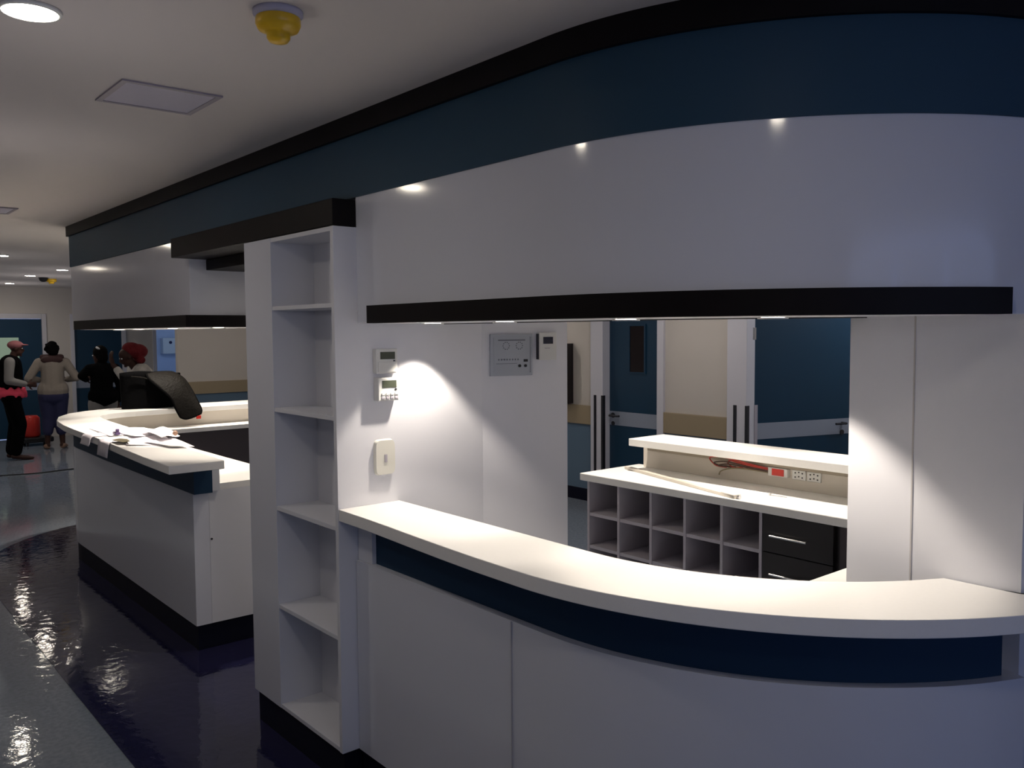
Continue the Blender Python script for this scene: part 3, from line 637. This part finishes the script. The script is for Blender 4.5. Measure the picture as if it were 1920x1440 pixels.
def hatch(x0, x1, y0, y1, label):
    t = thing('access_hatch', label, 'ceiling hatch', ((x0+x1)/2, (y0+y1)/2, HC), 0, 'ceiling access hatches')
    w_ = 0.018
    bm = NB(); box(bm, x0, x1, y0, y0+w_, HC-0.006, HC-0.0005); box(bm, x0, x1, y1-w_, y1, HC-0.006, HC-0.0005); box(bm, x0, x0+w_, y0+w_, y1-w_, HC-0.006, HC-0.0005); box(bm, x1-w_, x1, y0+w_, y1-w_, HC-0.006, HC-0.0005)
    part('frame', bm, M['lilacd'], t)
    bm = NB(); box(bm, x0+w_, x1-w_, y0+w_, y1-w_, HC-0.004, HC-0.0005); part('panel', bm, M['lilac'], t)
hatch(0.822, 1.138, 2.84, 3.143, 'square lilac-grey access hatch in the ceiling near the yellow detector')
hatch(0.82, 1.13, 6.10, 6.42, 'distant ceiling access hatch at the left picture edge')

# ------------------------------------------------------------------ papers on left ledge
ZL = 1.0585
def sheet(name, corners, label, mm, z=ZL, curl=0.004, n=8, cat='paper', group='papers on the left counter', th=0.0008, droop=None):
    """a sheet with waves: corners in plan, bilinear; droop = list of z per grid fraction v"""
    bm = NB(); A, B, C_, D = [Vector(c+(0,)) if len(c) == 2 else Vector(c) for c in corners]
    ph = random.random()*6; G = []
    for i in range(n+1):
        row = []
        for j in range(n+1):
            u_, v_ = i/n, j/n
            p = A*(1-u_)*(1-v_)+B*u_*(1-v_)+C_*u_*v_+D*(1-u_)*v_
            zz = (z if len(corners[0]) == 2 else p.z)+curl*(0.5+0.5*math.sin(ph+u_*5+v_*3))
            row.append(bm.verts.new((p.x, p.y, zz)))
        G.append(row)
    for i in range(n):
        for j in range(n): bm.faces.new((G[i][j], G[i+1][j], G[i+1][j+1], G[i][j+1]))
    o = obj(name, bm, mm, None, smooth=True); s = o.modifiers.new('solid', 'SOLIDIFY'); s.thickness = th; s.offset = 1
    return tag(o, label, cat, group)
sheet('paper_sheet', [(1.47, 5.22), (1.70, 5.05), (1.80, 5.62), (1.56, 5.72)], 'large white sheet whose near corner curls at the front edge of the left ledge', M['paper'], ZL, 0.006)
sheet('paper_sheet', [(1.62, 4.93), (1.73, 4.86), (1.77, 5.35), (1.58, 5.30)], 'white sheet nearest the end of the left ledge', M['paper'], ZL+0.0075, 0.005)
sheet('paper_sheet', [(1.60, 5.55), (1.80, 5.60), (1.83, 6.10), (1.62, 6.02)], 'white sheet by the inner edge in the middle of the paper pile', M['paper'], ZL+0.0075, 0.012)
sheet('paper_sheet', [(1.52, 5.75), (1.68, 5.78), (1.72, 6.32), (1.55, 6.36)], 'pale lilac sheet farthest from the bookcase on the ledge', M['paper2'], ZL+0.0005, 0.005)
sheet('paper_sheet', [(1.66, 5.20), (1.80, 5.30), (1.86, 5.78), (1.70, 5.70)], 'topmost crumpled white sheet overhanging the inner ledge edge', M['paper'], ZL+0.021, 0.018)
def hang(y0, y1, zl, label, mm, slant=0.03):
    # sheet lying on the ledge and bending down over its front edge
    bm = NB(); P = []
    xe = 1.434
    prof = [(1.56, ZL+0.004), (1.50, ZL+0.003), (1.455, ZL+0.004), (xe-0.004, ZL+0.002), (xe-0.014, ZL-0.012), (xe-0.020, ZL-0.04), (xe-0.028, zl)]
    R = []
    for k, (x, z) in enumerate(prof):
        sh = slant*k/len(prof)
        R.append([bm.verts.new((x, y0+sh+(y1-y0)*j/4, z)) for j in range(5)])
    for a, b in zip(R, R[1:]):
        for j in range(4): bm.faces.new((a[j], a[j+1], b[j+1], b[j]))
    o = obj('paper_sheet', bm, mm, None, smooth=True); s = o.modifiers.new('solid', 'SOLIDIFY'); s.thickness = 0.0008; s.offset = 0
    tag(o, label, 'paper', 'papers on the left counter')
hang(5.82, 6.03, 1.005, 'farther of the two slips hanging over the front edge of the left ledge', M['paper2'], -0.03)
hang(5.44, 5.66, 0.975, 'nearer of the two slips hanging over the front edge of the left ledge', M['paper2'], -0.06)
sheet('folded_brochure', [(1.452, 5.30), (1.50, 5.26), (1.535, 5.44), (1.452, 5.45)], 'small olive brown folded leaflet under the front of the papers', M['olive'], ZL+0.0145, 0.006, cat='leaflet', group=None)
o = bpy.data.objects
st = thing('stapler', 'small dark purple object standing on the papers near the front edge', 'stapler', (1.57, 5.78, ZL+0.008))
bm = NB(); box(bm, 1.555, 1.585, 5.755, 5.82, ZL+0.0085, ZL+0.026); part('base', bm, M['purple'], st, bevel=0.004)
bm = NB(); box(bm, 1.560, 1.580, 5.755, 5.775, ZL+0.026, ZL+0.046); part('head', bm, M['purple'], st, bevel=0.004)
cu = thing('crumpled_wrapper', 'small crumpled brown and white wrapper at the inner edge of the papers', 'wrapper', (1.83, 5.48, ZL))
bm = NB(); bmesh.ops.create_icosphere(bm, subdivisions=3, radius=0.014, matrix=Matrix.Translation((1.745, 5.22, ZL+0.052)))
for v in bm.verts: v.co += Vector([random.uniform(-.003, .003) for _ in range(3)])
bm2 = bm; part('ball', bm2, M['shoe'], cu)

# ------------------------------------------------------------------ black bag on the far leg of the left counter
bg = thing('black_bag', 'open black fabric bag with its flap folded over the far ledge of the left counter', 'bag', (2.45, 7.82, ZL))
bm = NB(); nx, nz = 12, 8
def bagpt(u_, v_, side):
    x = 2.17+0.50*u_; z = ZL+0.31*v_+0.012*math.sin(u_*5)*v_
    bul = 0.055*math.sin(PI*min(1, max(0, u_)))**0.5*(1-0.55*v_)+0.02
    y = 7.80+side*bul+0.008*math.sin(9*u_+3*v_)
    return (x-0.01*v_, y, z)
F = [[bm.verts.new(bagpt(i/nx, j/nz, -1)) for j in range(nz+1)] for i in range(nx+1)]
Bk = [[bm.verts.new(bagpt(i/nx, j/nz, 1)) for j in range(nz+1)] for i in range(nx+1)]
for i in range(nx):
    for j in range(nz):
        bm.faces.new((F[i][j], F[i+1][j], F[i+1][j+1], F[i][j+1])); bm.faces.new((Bk[i][j], Bk[i][j+1], Bk[i+1][j+1], Bk[i+1][j]))
    bm.faces.new((F[i][0], Bk[i][0], Bk[i+1][0], F[i+1][0])); bm.faces.new((F[i][nz], F[i+1][nz], Bk[i+1][nz], Bk[i][nz]))
for j in range(nz):
    bm.faces.new((F[0][j], F[0][j+1], Bk[0][j+1], Bk[0][j])); bm.faces.new((F[nx][j], Bk[nx][j], Bk[nx][j+1], F[nx][j+1]))
bmesh.ops.recalc_face_normals(bm, faces=bm.faces); part('body', bm, M['blackcloth'], bg, smooth=True)
# flap: comes off the top right, arches forward and droops below the ledge edge
ctl = [[(2.36, 7.775, 1.365), (2.37, 7.70, 1.31), (2.43, 7.62, 1.235), (2.50, 7.56, 1.15), (2.53, 7.535, 1.06), (2.565, 7.53, 0.985)],
       [(2.48, 7.78, 1.372), (2.49, 7.70, 1.33), (2.52, 7.62, 1.26), (2.56, 7.56, 1.16), (2.59, 7.53, 1.05), (2.610, 7.52, 0.967)],
       [(2.59, 7.79, 1.368), (2.61, 7.71, 1.34), (2.635, 7.62, 1.26), (2.66, 7.56, 1.15), (2.68, 7.53, 1.06), (2.69, 7.52, 0.985)],
       [(2.635, 7.79, 1.345), (2.67, 7.72, 1.305), (2.70, 7.64, 1.22), (2.73, 7.58, 1.12), (2.755, 7.55, 1.04), (2.745, 7.535, 1.005)]]
rows = [smoothpath(c, 4) for c in ctl]
grid = []
for j in range(len(rows[0])): grid.append(smoothpath([rows[k][j] for k in range(4)], 4))
bm = NB(); G = [[bm.verts.new(p) for p in r] for r in grid]
for a, b in zip(G, G[1:]):
    for k in range(len(a)-1): bm.faces.new((a[k], a[k+1], b[k+1], b[k]))
bmesh.ops.recalc_face_normals(bm, faces=bm.faces)
fl = part('flap', bm, M['blackmesh'], bg, smooth=True); s = fl.modifiers.new('solid', 'SOLIDIFY'); s.thickness = 0.012; s.offset = 0
# piping round the flap edge
edge = [r[0] for r in grid]+grid[-1][1:]+[r[-1] for r in grid[::-1]]
bm = NB(); tube(bm, edge, 0.009); sub('piping', bm, M['blackcloth'], bg, fl, smooth=True)
bm = NB(); box(bm, 2.70, 2.74, 7.515, 7.53, 0.960, 0.988); sub('red_tag', bm, M['red'], bg, fl, bevel=0.003)
bm = NB(); tube(bm, smoothpath([(2.23, 7.735, 1.34), (2.33, 7.72, 1.325), (2.42, 7.71, 1.29), (2.48, 7.70, 1.27)]), 0.006); part('strap', bm, M['blackmesh'], bg, smooth=True)

# ------------------------------------------------------------------ cable and cleaning kit on far floor
P = smoothpath([(1.2, 11.7, 0.006), (1.6, 11.95, 0.006), (1.9, 11.92, 0.006), (2.28, 11.83, 0.006), (2.68, 11.9, 0.006), (3.1, 11.9, 0.006), (3.8, 12.2, 0.006)])
bm = NB(); tube(bm, P, 0.007); tag(obj('floor_cable', bm, M['cable'], smooth=True), 'thin black cable lying across the pale corridor floor', 'cable')
rb = thing('floor_machine', 'red cleaning machine on a low dark wheeled base behind the woman in beige', 'cleaning machine', (2.86, 14.95, 0))
bm = NB(); box(bm, 2.66, 3.10, 14.78, 15.12, 0.05, 0.13); part('base', bm, M['cable'], rb, bevel=0.02)
bm = NB(); lathe(bm, [(0.10, 0.13), (0.125, 0.16), (0.125, 0.42), (0.09, 0.46)], (2.82, 14.95, 0)); part('tank', bm, M['red'], rb, smooth=True)
for dx in (-0.14, 0.14):
    for dy in (-0.12, 0.12):
        bm = NB(); cyl(bm, (2.88+dx-0.015, 14.95+dy, 0.03), (2.88+dx+0.015, 14.95+dy, 0.03), 0.03); part('wheel', bm, M['cable'], rb)
# white box on the wall of the blue room
wb = thing('wall_dispenser', 'pale blue-white wall dispenser with a dark dot inside the blue lit room', 'dispenser', (5.85, 17.95, 1.3))
bm = NB(); box(bm, 5.78, 6.15, 17.85, 17.999, 1.30, 1.62); part('case', bm, M['plastic'], wb, bevel=0.01)
bm = NB(); cyl(bm, (5.93, 17.85, 1.53), (5.93, 17.84, 1.53), 0.03); part('button', bm, M['navycloth'], wb)

# ------------------------------------------------------------------ people
def remesh(o, vox=0.012, sm=6):
    r = o.modifiers.new('remesh', 'REMESH'); r.mode = 'VOXEL'; r.voxel_size = vox; r.use_smooth_shade = True
    s = o.modifiers.new('smooth', 'SMOOTH'); s.iterations = sm; s.factor = 0.5
def hand(bm, wrist, d, palm_n, L=0.17):
    """palm, four unequal bent fingers and a side thumb; d = finger direction, palm_n = palm normal"""
    w_ = Vector(wrist); d = Vector(d).normalized(); n_ = Vector(palm_n).normalized(); s = d.cross(n_).normalized()
    pc = w_+d*L*0.27
    R = Matrix((s, d, n_)).transposed()
    ell(bm, pc, (0.038, 0.052, 0.017), R)
    cap(bm, w_-d*0.01, pc, 0.024, 0.022)
    for k, (off, ln) in enumerate(((-0.029, 0.060), (-0.010, 0.075), (0.010, 0.080), (0.029, 0.070))):
        a = pc+s*off+d*0.035; b = a+d*ln*0.5+n_*0.008; c = b+(d*0.75+n_*0.6).normalized()*ln*0.5
        cap(bm, a, b, 0.0095, 0.009); cap(bm, b, c, 0.009, 0.008)
    a = pc+s*0.030-d*0.015; b = a+(s*0.75+d*0.6)*0.038+n_*0.006; c = b+(d*0.9+s*0.2+n_*0.4).normalized()*0.030
    cap(bm, a, b, 0.012, 0.010); cap(bm, b, c, 0.010, 0.009)
def head(bm, c, fwd, tilt=0.0, k=1.0):
    """skull, jaw, nose, lips, ears and eye sockets in one body mesh; fwd = facing direction in plan"""
    f = Vector(fwd).normalized(); s = f.cross(Vector((0, 0, 1))).normalized(); u_ = s.cross(f).normalized(); c = Vector(c)
    R = Matrix((s, f, u_)).transposed()
    ell(bm, c+u_*0.03*k, (0.073*k, 0.092*k, 0.088*k), R)
    ell(bm, c+f*0.025*k-u_*0.045*k, (0.055*k, 0.066*k, 0.070*k), R)
    cap(bm, c+f*0.092*k+u_*0.012*k, c+f*0.108*k-u_*0.022*k, 0.008*k, 0.014*k)
    ell(bm, c+f*0.088*k-u_*0.052*k, (0.024*k, 0.014*k, 0.010*k), R)
    ell(bm, c+f*0.070*k-u_*0.100*k, (0.022*k, 0.022*k, 0.016*k), R)
    for q in (-1, 1):
        ell(bm, c+s*q*0.076*k-u_*0.005*k, (0.010*k, 0.020*k, 0.030*k), R)
    return c, f, s, u_
def eyes(root, c, f, s, u_, k=1.0):
    for q in (-1, 1):
        bm = NB(); ell(bm, c+f*0.082*k+s*q*0.032*k+u_*0.010*k, (0.013*k, 0.010*k, 0.009*k), None, 10)
        obj('eye', bm, M['plastic'], root, smooth=True)
def leg(bm, hip, knee, ank, rr=(0.085, 0.058, 0.036)):
    cap(bm, hip, knee, rr[0], rr[1]); cap(bm, knee, ank, rr[1], rr[2])
def foot(bm, ank, d, ln=0.20):
    a = Vector(ank); d = Vector(d).normalized()
    cap(bm, a-d*0.03+Vector((0, 0, -0.03)), a+d*ln*0.55+Vector((0, 0, -a.z+0.028)), 0.034, 0.026)
    cap(bm, a+d*ln*0.3+Vector((0, 0, -a.z+0.028)), a+d*ln*0.8+Vector((0, 0, -a.z+0.022)), 0.028, 0.020)
def person(label, loc, rz):
    return thing('person', label, 'person', loc, rz)

IR = Vector((0.978, -0.208, 0))      # across the far corridor, on the ground
def rz_facing(v): return math.atan2(v.y, v.x)-PI/2    # local +Y faces v
# --- person 1: pink cap, black jacket, coral cloth round hips, facing right
p1 = person('person in a pink cap and black jacket with coral cloth round the hips, in profile', (2.30, 13.36, 0), rz_facing(IR))
p1.location.z = 0.0
bm = NB()
cap(bm, (0, -0.01, 0.94), (0, 0.0, 1.16), 0.125, 0.120); cap(bm, (-0.11, 0.01, 1.33), (0.11, 0.01, 1.33), 0.075, 0.075); cap(bm, (0, 0, 1.16), (0, 0.01, 1.30), 0.12, 0.12)
cap(bm, (0, 0.02, 1.36), (0, 0.05, 1.45), 0.050, 0.046)
c, f, s, u_ = head(bm, (0, 0.075, 1.515), (0, 1, -0.10), k=0.88)
for q, ang in ((-1, 0.0), (1, 0.06)):
    leg(bm, (q*0.085, -0.01, 0.90), (q*0.08, 0.03+ang, 0.49), (q*0.075, -0.03+ang, 0.09)); foot(bm, (q*0.075, -0.03+ang, 0.085), (0, 1, 0), 0.24)
sh = [(-0.165, 0.0, 1.34), (0.165, 0.0, 1.34)]
el = [(-0.21, -0.03, 1.09), (0.21, -0.02, 1.09)]; wr_ = [(-0.12, 0.19, 1.02), (0.13, 0.19, 1.03)]
for k in range(2):
    cap(bm, sh[k], el[k], 0.046, 0.038); cap(bm, el[k], wr_[k], 0.038, 0.026)
    hand(bm, wr_[k], Vector((-0.5 if k else 0.5, 0.85, -0.05)), Vector((0.8 if not k else -0.8, -0.5, 0)))
o = obj('body', bm, M['skin'], p1); remesh(o, 0.0075, 3)
eyes(p1, c, f, s, u_, 0.88)
bm = NB(); cap(bm, (0, -0.01, 1.00), (0, 0.0, 1.18), 0.155, 0.148); cap(bm, (0, 0, 1.16), (0, 0.0, 1.30), 0.15, 0.14); cap(bm, (-0.12, 0.0, 1.335), (0.12, 0.0, 1.335), 0.088, 0.088)
for k in (0,): cap(bm, sh[k], el[k], 0.066, 0.056); cap(bm, el[k], tuple(Vector(el[k]).lerp(Vector(wr_[k]), 0.85)), 0.056, 0.045)
o = obj('jacket', bm, M['blackcloth'], p1); remesh(o, 0.012)
bm = NB(); cap(bm, sh[1], el[1], 0.068, 0.056); cap(bm, el[1], tuple(Vector(el[1]).lerp(Vector(wr_[1]), 0.85)), 0.056, 0.045)
o = obj('sleeve', bm, M['greycloth'], p1); remesh(o, 0.012)
bm = NB(); ell(bm, (0, -0.01, 0.91), (0.20, 0.20, 0.085)); ell(bm, (0, 0.10, 0.91), (0.12, 0.09, 0.07)); ell(bm, (0.04, -0.13, 0.95), (0.12, 0.07, 0.06))
for t in range(10):
    a = 2*PI*t/10; cap(bm, (0.15*math.cos(a), 0.15*math.sin(a), 0.97), (0.165*math.cos(a+.3), 0.165*math.sin(a+.3), 0.87), 0.03, 0.028)
o = obj('hip_cloth', bm, M['coral'], p1); remesh(o, 0.012, 3)
bm = NB()
for q, ang in ((-1, 0.0), (1, 0.06)): leg(bm, (q*0.085, -0.01, 0.86), (q*0.08, 0.03+ang, 0.49), (q*0.075, -0.03+ang, 0.13), (0.115, 0.085, 0.075))
cap(bm, (-0.06, 0, 0.87), (0.06, 0, 0.87), 0.135, 0.135)
o = obj('trousers', bm, M['blackcloth'], p1); remesh(o, 0.012)
bm = NB(); ell(bm, (0, 0.065, 1.565), (0.086, 0.098, 0.062)); 
vis = NB(); ell(bm, (0, 0.155, 1.565), (0.062, 0.075, 0.012)); vis.free()
o = obj('cap', bm, M['pinkcap'], p1); remesh(o, 0.008, 2)
# --- person 2: back to camera, black curly hair, beige cardigan
away = Vector((0.25, 0.97, 0))
p2 = person('person seen from behind in a beige hooded cardigan and navy trousers, hands held in front', (3.0, 14.25, 0), rz_facing(away))
bm = NB()
cap(bm, (-0.05, 0, 0.92), (0.05, 0, 0.92), 0.13, 0.13); cap(bm, (0, 0, 0.95), (0, 0, 1.25), 0.12, 0.13); cap(bm, (-0.12, 0, 1.29), (0.12, 0, 1.29), 0.07, 0.07)
cap(bm, (0, 0.01, 1.32), (0, 0.03, 1.40), 0.05, 0.045)
c, f, s, u_ = head(bm, (0.0, 0.045, 1.455), (0.15, 1, -0.15), k=0.88)
for q in (-1, 1):
    leg(bm, (q*0.09, 0, 0.86), (q*0.085, 0.03, 0.47), (q*0.10, 0.0, 0.085)); foot(bm, (q*0.10, 0.0, 0.085), (q*0.3, 1, 0))
sh = [(-0.175, 0, 1.29), (0.175, 0, 1.29)]; el = [(-0.315, -0.03, 1.06), (0.315, -0.03, 1.06)]; wr_ = [(-0.17, 0.17, 1.02), (0.17, 0.17, 1.02)]
for k in range(2):
    cap(bm, sh[k], el[k], 0.045, 0.038); cap(bm, el[k], wr_[k], 0.038, 0.026)
    hand(bm, wr_[k], Vector((0.7 if not k else -0.7, 0.6, 0)), Vector((0.4 if not k else -0.4, -0.8, 0.2)))
o = obj('body', bm, M['skin'], p2); remesh(o, 0.0075, 3)
eyes(p2, c, f, s, u_, 0.88)
bm = NB(); cap(bm, (-0.05, 0, 0.88), (0.05, 0, 0.88), 0.165, 0.165); cap(bm, (0, 0, 0.92), (0, 0, 1.24), 0.16, 0.155); cap(bm, (-0.13, 0, 1.28), (0.13, 0, 1.28), 0.088, 0.088)
for k in range(2): cap(bm, sh[k], el[k], 0.070, 0.060); cap(bm, el[k], tuple(Vector(el[k]).lerp(Vector(wr_[k]), 0.85)), 0.060, 0.045)
o = obj('cardigan', bm, M['beigeknit'], p2); remesh(o, 0.012)
bm = NB(); ell(bm, (0, -0.085, 1.33), (0.15, 0.06, 0.065)); cap(bm, (-0.12, -0.03, 1.37), (0.12, -0.03, 1.37), 0.045, 0.045); cap(bm, (-0.12, -0.03, 1.37), (-0.10, 0.06, 1.36), 0.045, 0.035); cap(bm, (0.12, -0.03, 1.37), (0.10, 0.06, 1.36), 0.045, 0.035)
o = obj('hood', bm, M['hood'], p2); remesh(o, 0.012)
bm = NB(); cap(bm, (-0.055, 0, 0.80), (0.055, 0, 0.80), 0.155, 0.155)
for q in (-1, 1): leg(bm, (q*0.085, 0, 0.78), (q*0.075, 0.03, 0.47), (q*0.09, 0.0, 0.27), (0.125, 0.095, 0.075))
o = obj('trousers', bm, M['navycloth'], p2); remesh(o, 0.012)
bm = NB(); ell(bm, (0.0, 0.02, 1.50), (0.092, 0.105, 0.100)); ell(bm, (0.02, -0.05, 1.46), (0.075, 0.05, 0.08))
for k in range(50):
    a = random.uniform(0, 2*PI); b = random.uniform(-0.3, 1.4)
    ell(bm, (0.090*math.cos(a)*math.cos(b), 0.02+0.100*math.sin(a)*math.cos(b)-0.01, 1.50+0.095*math.sin(b)), (0.018,)*3, seg=8)
o = obj('hair', bm, M['hair'], p2); remesh(o, 0.009, 1)
bm = NB()
for q in (-1, 1): foot(bm, (q*0.10, 0.0, 0.085), (q*0.3, 1, 0), 0.23); cap(bm, (q*0.10, -0.02, 0.045), (q*0.125, 0.08, 0.035), 0.042, 0.035)
o = obj('shoes', bm, M['shoe'], p2); remesh(o, 0.009)
# --- person 3: dark figure behind the counter
p3 = person('person all in black with a white hair clip, standing behind the left counter', (3.17, 12.25, 0), rz_facing(Vector((-0.1, 1, 0))))
bm = NB()
cap(bm, (-0.05, 0, 0.90), (0.05, 0, 0.90), 0.12, 0.12); cap(bm, (0, 0, 0.92), (0, 0, 1.22), 0.11, 0.12); cap(bm, (-0.11, 0, 1.25), (0.11, 0, 1.25), 0.065, 0.065)
cap(bm, (0, 0.01, 1.27), (-0.01, 0.02, 1.36), 0.048, 0.045)
c, f, s, u_ = head(bm, (-0.02, 0.03, 1.42), (-0.5, 1, -0.1), k=0.88)
for q in (-1, 1):
    leg(bm, (q*0.09, 0, 0.86), (q*0.095, 0.03, 0.46), (q*0.10, 0.0, 0.085)); foot(bm, (q*0.10, 0.0, 0.085), (q*0.3, 1, 0))
sh = [(-0.16, 0, 1.25), (0.17, 0, 1.25)]; el = [(-0.25, 0.02, 1.16), (0.22, -0.02, 1.00)]; wr_ = [(-0.13, 0.20, 1.10), (0.22, 0.06, 0.80)]
for k in range(2): cap(bm, sh[k], el[k], 0.044, 0.036); cap(bm, el[k], wr_[k], 0.036, 0.026)
hand(bm, wr_[0], (0.6, 0.6, 0.2), (0.4, -0.8, 0)); hand(bm, wr_[1], (0, 0.2, -1), (-1, 0, 0))
o = obj('body', bm, M['skin'], p3); remesh(o, 0.0075, 3)
eyes(p3, c, f, s, u_, 0.88)
bm = NB(); cap(bm, (-0.05, 0, 0.88), (0.06, 0, 0.88), 0.14, 0.14); cap(bm, (-0.02, 0, 0.9), (0, 0, 1.20), 0.14, 0.14); cap(bm, (-0.12, 0, 1.235), (0.12, 0, 1.235), 0.085, 0.085)
for k in range(2): cap(bm, sh[k], el[k], 0.064, 0.054); cap(bm, el[k], tuple(Vector(el[k]).lerp(Vector(wr_[k]), 0.9)), 0.054, 0.042)
cap(bm, (0, 0, 1.28), (0, 0.0, 1.33), 0.075, 0.062)
o = obj('coat', bm, M['blackcloth'], p3); remesh(o, 0.012)
bm = NB(); ell(bm, (-0.01, 0.01, 1.465), (0.090, 0.100, 0.095)); ell(bm, (0.0, -0.04, 1.40), (0.070, 0.050, 0.09)); o = obj('hair', bm, M['hair'], p3); remesh(o, 0.009, 2)
bm = NB(); ell(bm, (-0.06, -0.045, 1.52), (0.030, 0.035, 0.014), Matrix.Rotation(0.7, 3, 'Y')); obj('hair_clip', bm, M['plastic'], p3, smooth=True)
bm = NB()
for q in (-1, 1): leg(bm, (q*0.09, 0, 0.80), (q*0.095, 0.03, 0.46), (q*0.10, 0.0, 0.13), (0.10, 0.075, 0.06))
o = obj('trousers', bm, M['greycloth'], p3); remesh(o, 0.012)
# --- person 4: red head wrap, bending, arm raised, facing left
p4 = person('person in a large dark red headwrap and white patterned top, one arm raised', (3.22, 10.55, 0), rz_facing(-IR+Vector((0.1, -0.25, 0))))
bm = NB()
cap(bm, (-0.05, -0.02, 0.92), (0.05, -0.02, 0.92), 0.12, 0.12); cap(bm, (0, -0.02, 0.95), (0, 0.07, 1.22), 0.115, 0.12); cap(bm, (-0.12, 0.10, 1.29), (0.12, 0.10, 1.29), 0.068, 0.068)
cap(bm, (0, 0.13, 1.31), (0, 0.18, 1.38), 0.05, 0.046)
c, f, s, u_ = head(bm, (0, 0.215, 1.44), (0, 1, -0.45), k=0.9)
for q in (-1, 1):
    leg(bm, (q*0.09, -0.03, 0.88), (q*0.09, 0.02, 0.47), (q*0.10, -0.03, 0.085)); foot(bm, (q*0.10, -0.03, 0.085), (q*0.2, 1, 0))
sh = [(-0.17, 0.10, 1.28), (0.17, 0.10, 1.28)]; el = [(-0.22, 0.30, 1.16), (0.22, 0.10, 1.02)]; wr_ = [(-0.14, 0.42, 1.36), (0.12, 0.22, 0.86)]
for k in range(2): cap(bm, sh[k], el[k], 0.044, 0.037); cap(bm, el[k], wr_[k], 0.037, 0.026)
hand(bm, wr_[0], (0.1, 0.2, 1), (0.2, -0.9, 0.1)); hand(bm, wr_[1], (-0.2, 0.6, -0.7), (-1, 0, 0))
o = obj('body', bm, M['skin'], p4); remesh(o, 0.0075, 3)
eyes(p4, c, f, s, u_, 0.9)
bm = NB(); cap(bm, (-0.05, -0.02, 0.92), (0.05, -0.02, 0.92), 0.15, 0.15); cap(bm, (0, -0.02, 0.97), (0, 0.06, 1.20), 0.145, 0.148); cap(bm, (-0.13, 0.09, 1.275), (0.13, 0.09, 1.275), 0.088, 0.088)
for k in range(2): cap(bm, sh[k], el[k], 0.066, 0.055); cap(bm, el[k], tuple(Vector(el[k]).lerp(Vector(wr_[k]), 0.7)), 0.055, 0.043)
o = obj('blouse', bm, M['whitecloth'], p4); remesh(o, 0.012)
bm = NB(); ell(bm, (0, 0.15, 1.515), (0.095, 0.125, 0.090), Matrix.Rotation(0.35, 3, 'X')); ell(bm, (0, 0.10, 1.50), (0.095, 0.12, 0.09)); cap(bm, (-0.07, 0.08, 1.40), (0.07, 0.08, 1.40), 0.045, 0.045)
o = obj('headwrap', bm, M['redcloth'], p4); remesh(o, 0.009, 3)
bm = NB(); cap(bm, (-0.05, -0.02, 0.82), (0.05, -0.02, 0.82), 0.15, 0.15)
for q in (-1, 1): leg(bm, (q*0.09, -0.02, 0.82), (q*0.09, 0.02, 0.47), (q*0.10, -0.03, 0.13), (0.115, 0.085, 0.065))
o = obj('trousers', bm, M['blackcloth'], p4); remesh(o, 0.012)
